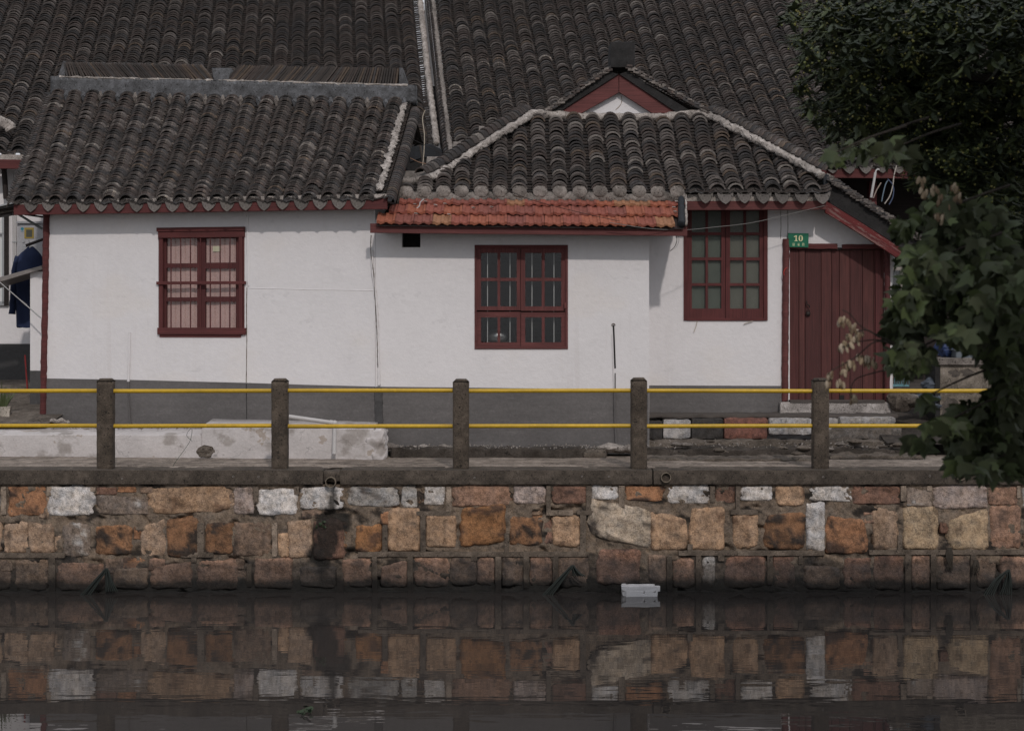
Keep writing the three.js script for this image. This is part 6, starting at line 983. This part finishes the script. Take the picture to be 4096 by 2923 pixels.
const inFrame = (p, m = 60) => { if (p.z > CAM_Z - 0.3) return false; const [x, y] = px2(p); return x > -m && x < 4096 + m && y > -m && y < 2923 + m; };
const turned = (p, e, s) => new THREE.Matrix4().compose(p, new THREE.Quaternion().setFromEuler(e), V(s, s, s));

// --- leaf shapes: origin at the stalk, tip towards -y, folded along the midrib
function fan(outline, fold, droop) {
  const pos = [], idx = []; const sh = (x, y) => [x, y, -fold * Math.abs(x) + droop * y * y];
  const cl = [0, 0.25, 0.5, 0.75, 1], L = Math.min(...outline.map(p => p[1]));
  pos.push(...sh(0, L * 0.42)); outline.forEach(([x, y]) => pos.push(...sh(x, y)));
  for (let i = 1; i <= outline.length; i++) idx.push(0, i, i % outline.length + 1);
  const g = new THREE.BufferGeometry(); g.setAttribute('position', new THREE.Float32BufferAttribute(pos, 3)); g.setIndex(idx); g.computeVertexNormals(); return g;
}
const half = pts => [...pts, ...pts.slice(0, -1).reverse().filter(p => p[0] !== 0).map(([x, y]) => [-x, y])];
const mapleLeaves = [0.25, 0.05, -0.2].map((f, k) => fan(half([[0, 0.006], [0.02, 0.008], [0.034, -0.004], [0.052, -0.03 - 0.006 * k], [0.064, -0.056], [0.04, -0.05], [0.026, -0.056], [0.02, -0.078], [0, -0.112 + 0.006 * k]]), f, 2.5 - 1.5 * k));
const camphorLeaves = [0.3, 0].map(f => fan(half([[0, 0], [0.012, -0.014], [0.0165, -0.034], [0.011, -0.06], [0, -0.088]]), f, 4));
const shadeLeaf = fan(half([[0, 0], [0.06, -0.03], [0.075, -0.07], [0.03, -0.11], [0, -0.15]]), 0.2, 1);
const GREEN = [[0.036, 0.048, 0.016], [0.04, 0.056, 0.018], [0.034, 0.042, 0.016], [0.05, 0.07, 0.02], [0.036, 0.045, 0.018]], CAMPHOR = [[0.042, 0.056, 0.02], [0.055, 0.07, 0.024], [0.034, 0.046, 0.022], [0.072, 0.09, 0.028], [0.044, 0.06, 0.032]];
const mapleMats = leafMats(GREEN), whiteLeaf = mat(RGB(1, 1, 1), null, null, 0, 0.75, { side: THREE.DoubleSide });

// --- maple: three-lobed leaves and bunches of dry winged seeds
{
  const t = thing('maple_tree', 'maple with lobed leaves and dry seed bunches hanging at the right edge', 'tree', V(3.5, -0.02, 17.4));
  const trunkTop = V(3.2, 3.6, 16.4); limb(t, [V(3.5, -0.1, 17.4), V(3.45, 1.4, 17.2), V(3.3, 2.6, 16.8), trunkTop, V(3.0, 5.2, 16.0)], 0.17, 0.06, 'trunk');
  const clumps = [[3335, 640, 45, 40, 4], [3440, 600, 80, 45, 9], [3560, 630, 90, 55, 13], [3830, 1350, 90, 45, 26], [3950, 1380, 80, 60, 34], [4085, 1300, 60, 70, 40], [4090, 1150, 50, 80, 30], [3620, 930, 55, 50, 14], [3760, 880, 100, 110, 46], [3910, 1000, 180, 190, 160], [3720, 1080, 120, 110, 80], [3650, 1215, 95, 80, 70], [3620, 1320, 85, 60, 50], [3640, 1440, 90, 55, 46], [3790, 1230, 150, 100, 90], [3960, 1200, 170, 170, 170], [4040, 1440, 100, 110, 80], [4050, 1600, 90, 90, 90], [3900, 1665, 90, 40, 26], [3790, 1715, 80, 38, 24], [3690, 1790, 45, 28, 8], [3880, 1780, 100, 80, 84], [4040, 1760, 110, 130, 140], [3840, 1870, 45, 36, 12], [3960, 1880, 80, 45, 30], [4055, 1860, 80, 60, 44], [3700, 1620, 30, 20, 4]];
  const leaves = [];
  clumps.forEach(([px, py, rx, ry, n], ci) => {
    const zc = 13 + rr(-0.5, 0.5), c = at(px, py, zc);
    limb(t, [c.clone().add(V(0.34, 0.16, -0.12)), c.clone().add(V(0.16, 0.1, -0.05)), c.clone().add(V(-0.06, 0.0, 0.0))], 0.006, 0.0025);
    for (let k = 0; k < n * 2; k++) { const b = inBall(), z = zc + b.z * 0.5, p = at(px + b.x * rx, py + b.y * ry - 24, z); leaves.push({ p, e: new THREE.Euler(rr(-0.9, 0.9), rr(-1.35, 1.35), rr(-1.1, 1.1), 'YXZ'), s: rr(0.36, 0.8) }); }
  });
  leaves.sort((a, b) => b.p.z - a.p.z);
  leaves.slice(0, 290).forEach((l, k) => place('leaf', mapleLeaves[k % 3], mapleMats[Math.floor(rnd() * 5)], t, turned(l.p, l.e, l.s)));
  const rest = leaves.slice(290).map(l => turned(l.p, l.e, l.s)); instanced('leaves', t, mapleLeaves[0], rest, GREEN, whiteLeaf);
  const crown = []; while (crown.length < 12000) { const b = inBall(), p = V(4.45 + b.x * 2.1, 5.0 + b.y * 1.9, 16.3 + b.z * 3.2); if (inFrame(p)) continue; crown.push(turned(p, new THREE.Euler(rr(-1.2, 1.2), rr(0, 6.3), rr(-0.8, 0.8)), rr(0.8, 1.3))); }
  instanced('crown', t, shadeLeaf, crown, GREEN, whiteLeaf);
  for (let k = 0; k < 10; k++) { const a = k * 0.63; limb(t, [trunkTop.clone().add(V(-0.1, 0.4 + k * 0.08, -0.2)), V(3.9 + Math.cos(a) * 0.9, 4.9 + rr(-0.3, 0.4), 16.2 + Math.sin(a) * 1.4), V(4.2 + Math.cos(a) * 1.6, 5.1 + rr(-0.3, 0.8), 16.3 + Math.sin(a) * 2.6)], 0.05, 0.012); }
  // twigs and winged seeds
  const sz = 13.2, tw = pts => limb(t, pts.map(([x, y]) => at(x, y, sz)), 0.0035, 0.0018, 'twig');
  tw([[3640, 1390], [3520, 1345], [3440, 1300], [3400, 1255], [3370, 1238]]); tw([[3630, 1395], [3520, 1360], [3430, 1368], [3360, 1390]]); tw([[3620, 1400], [3510, 1365], [3420, 1430], [3330, 1482], [3310, 1500]]); tw([[3600, 1470], [3500, 1490], [3420, 1520], [3405, 1560], [3408, 1590]]); tw([[3520, 1350], [3470, 1320], [3430, 1325], [3380, 1345]]);
  const seed = new THREE.SphereGeometry(0.0165, 8, 6); seed.scale(0.48, 1, 0.22); seed.translate(0, -0.014, 0); const sm = [[0.36, 0.27, 0.17], [0.5, 0.4, 0.28], [0.22, 0.15, 0.09], [0.58, 0.48, 0.36]].map(c => mat(RGB(...c), T.fabric, null, 0, 0.8));
  const bunch = [[3357, 1274], [3385, 1276], [3418, 1303], [3443, 1329], [3398, 1347], [3430, 1349], [3367, 1375], [3390, 1380], [3443, 1425], [3478, 1435], [3385, 1450], [3408, 1450], [3375, 1480], [3322, 1496], [3362, 1529], [3317, 1529], [3492, 1440], [3470, 1450]], dark = [[3410, 1590], [3690, 720], [3740, 750], [3770, 790], [3800, 820], [3830, 780], [3750, 845], [3780, 860], [3820, 740], [3700, 760]];
  for (const [list, ms] of [[bunch, sm], [dark, sm.slice(0, 3)]]) for (const [px, py] of list) for (let k = 0; k < 5; k++) place('seed', seed, ms[Math.floor(rnd() * ms.length)], t, turned(at(px + rr(-13, 13), py + rr(-14, 14), sz + rr(-0.02, 0.02)), new THREE.Euler(rr(-0.4, 0.4), rr(-0.9, 0.9), rr(-0.4, 0.4)), rr(0.8, 1.15)));
}
// --- camphor: small glossy leaves in rosettes, clusters of pale berries
{
  const t = thing('camphor_tree', 'dense dark evergreen with small pointed leaves and pale berries, upper right', 'tree', V(5.2, -0.02, 17.2));
  const top = V(4.8, 4.4, 15.2); limb(t, [V(5.2, -0.1, 17.2), V(5.15, 2, 16.8), V(4.95, 3.3, 16.0), top, V(4.5, 6.0, 13.6)], 0.26, 0.1, 'trunk');
  const clumps = [[3310, 80, 95, 80, 30], [3300, 300, 45, 70, 12], [3420, 200, 130, 140, 64], [3400, 400, 110, 90, 40], [3480, 330, 180, 170, 90], [3620, 130, 250, 190, 150], [3900, 200, 300, 260, 260], [3720, 420, 240, 150, 150], [4000, 540, 220, 220, 220], [3470, 500, 110, 60, 34], [3620, 540, 120, 60, 44], [3820, 620, 160, 90, 80], [3960, 780, 170, 130, 120], [4070, 900, 90, 150, 80], [3420, 40, 150, 60, 40], [4020, 1060, 120, 100, 60], [4060, 60, 110, 120, 110], [3780, 60, 160, 80, 80], [4090, 320, 80, 160, 80], [3800, 760, 90, 70, 40], [3900, 880, 120, 90, 60], [3720, 690, 90, 60, 46], [3680, 610, 100, 50, 40], [3800, 560, 140, 70, 60], [3172, 70, 34, 26, 5], [3190, 20, 30, 20, 4], [3205, 150, 36, 26, 6], [3222, 240, 30, 34, 5], [3212, 335, 26, 30, 5], [3250, 415, 30, 30, 6], [3292, 470, 36, 26, 6], [3345, 520, 40, 26, 7], [3400, 575, 44, 24, 7], [3500, 570, 50, 24, 8], [3330, 545, 30, 18, 3], [3250, 190, 40, 30, 6], [4000, 900, 110, 120, 70], [3880, 720, 120, 70, 60], [4060, 700, 70, 120, 60]];
  const leaves = [], berries = [];
  limb(t, [at(4500, 380, 10.6), at(4090, 330, 10.5), at(3850, 306, 10.4), at(3700, 296, 10.3), at(3580, 288, 10.2), at(3500, 266, 10.2), at(3440, 238, 10.2)], 0.05, 0.006);
  limb(t, [at(3580, 288, 10.2), at(3540, 330, 10.2), at(3480, 380, 10.2)], 0.008, 0.004); limb(t, [at(4300, 760, 10.2), at(4090, 700, 10.1), at(3900, 650, 10.0), at(3760, 655, 10.0)], 0.02, 0.005);
  for (const [px, py, rx, ry, n] of clumps) {
    const zc = 10.2 + rr(-0.4, 0.4), c = at(px, py, zc);
    limb(t, [c.clone().add(V(0.4, 0.2, -0.3)), c.clone().add(V(0.2, 0.12, -0.15)), c], 0.007, 0.003);
    for (let k = 0; k < n * 1.9; k++) {
      const b = inBall(), z = zc - 0.4 + b.z * 1.1, p = at(px + b.x * rx, py + b.y * ry, z), m = 5 + Math.floor(rnd() * 4), a0 = rnd() * 6.3;
      for (let i = 0; i < m; i++) leaves.push({ p: p.clone().add(V(rr(-0.02, 0.02), rr(-0.02, 0.02), rr(-0.02, 0.02))), e: new THREE.Euler(-rr(0.35, 1.35), a0 + i / m * 6.28 + rr(-0.3, 0.3), rr(-0.2, 0.2), 'YXZ'), s: rr(0.6, 1.2) });
      if (rnd() < 0.2) for (let i = 0; i < 9; i++) berries.push(turned(p.clone().add(V(rr(-0.06, 0.06), rr(-0.09, 0.01), rr(-0.02, 0.08))), new THREE.Euler(0, 0, 0), rr(0.8, 1.2)));
    }
  }
  leaves.sort((a, b) => b.p.z - a.p.z);
  const cm = leafMats(CAMPHOR, 0.65); leaves.slice(0, 290).forEach((l, k) => place('leaf', camphorLeaves[k % 2], cm[Math.floor(rnd() * 5)], t, turned(l.p, l.e, l.s)));
  instanced('leaves', t, camphorLeaves[0], leaves.slice(290).map(l => turned(l.p, l.e, l.s)), CAMPHOR, mat(RGB(1, 1, 1), null, null, 0, 0.65, { side: THREE.DoubleSide }));
  instanced('berries', t, new THREE.IcosahedronGeometry(0.0058, 1), berries, [[0.17, 0.18, 0.035], [0.22, 0.2, 0.05], [0.12, 0.14, 0.03]], mat(RGB(1, 1, 1), null, null, 0, 0.4));
  const crown = []; while (crown.length < 14000) { const b = inBall(), p = V(5.0 + b.x * 2.6, 5.5 + b.y * 2.2, 13.4 + b.z * 3.6); if (inFrame(p, 30) || p.y - 0.79 * (p.z - QZ) > -1.3) continue; crown.push(turned(p, new THREE.Euler(rr(-1.2, 1.2), rr(0, 6.3), rr(-0.8, 0.8)), rr(0.8, 1.3))); }
  instanced('crown', t, shadeLeaf, crown, CAMPHOR, whiteLeaf);
  for (let k = 0; k < 12; k++) { const a = k * 0.53; limb(t, [top.clone().add(V(0, 0.3 + k * 0.06, -0.3)), V(4.5 + Math.cos(a) * 1.4, 5.6 + rr(-0.3, 0.4), 13.4 + Math.sin(a) * 1.8), V(4.4 + Math.cos(a) * 2.7, 5.8 + rr(-0.3, 0.9), 13.2 + Math.sin(a) * 3.4)], 0.07, 0.015); }
}
scene.traverse(o => { if (o.isMesh) { o.castShadow = true; o.receiveShadow = true; } });
renderer.render(scene, camera);
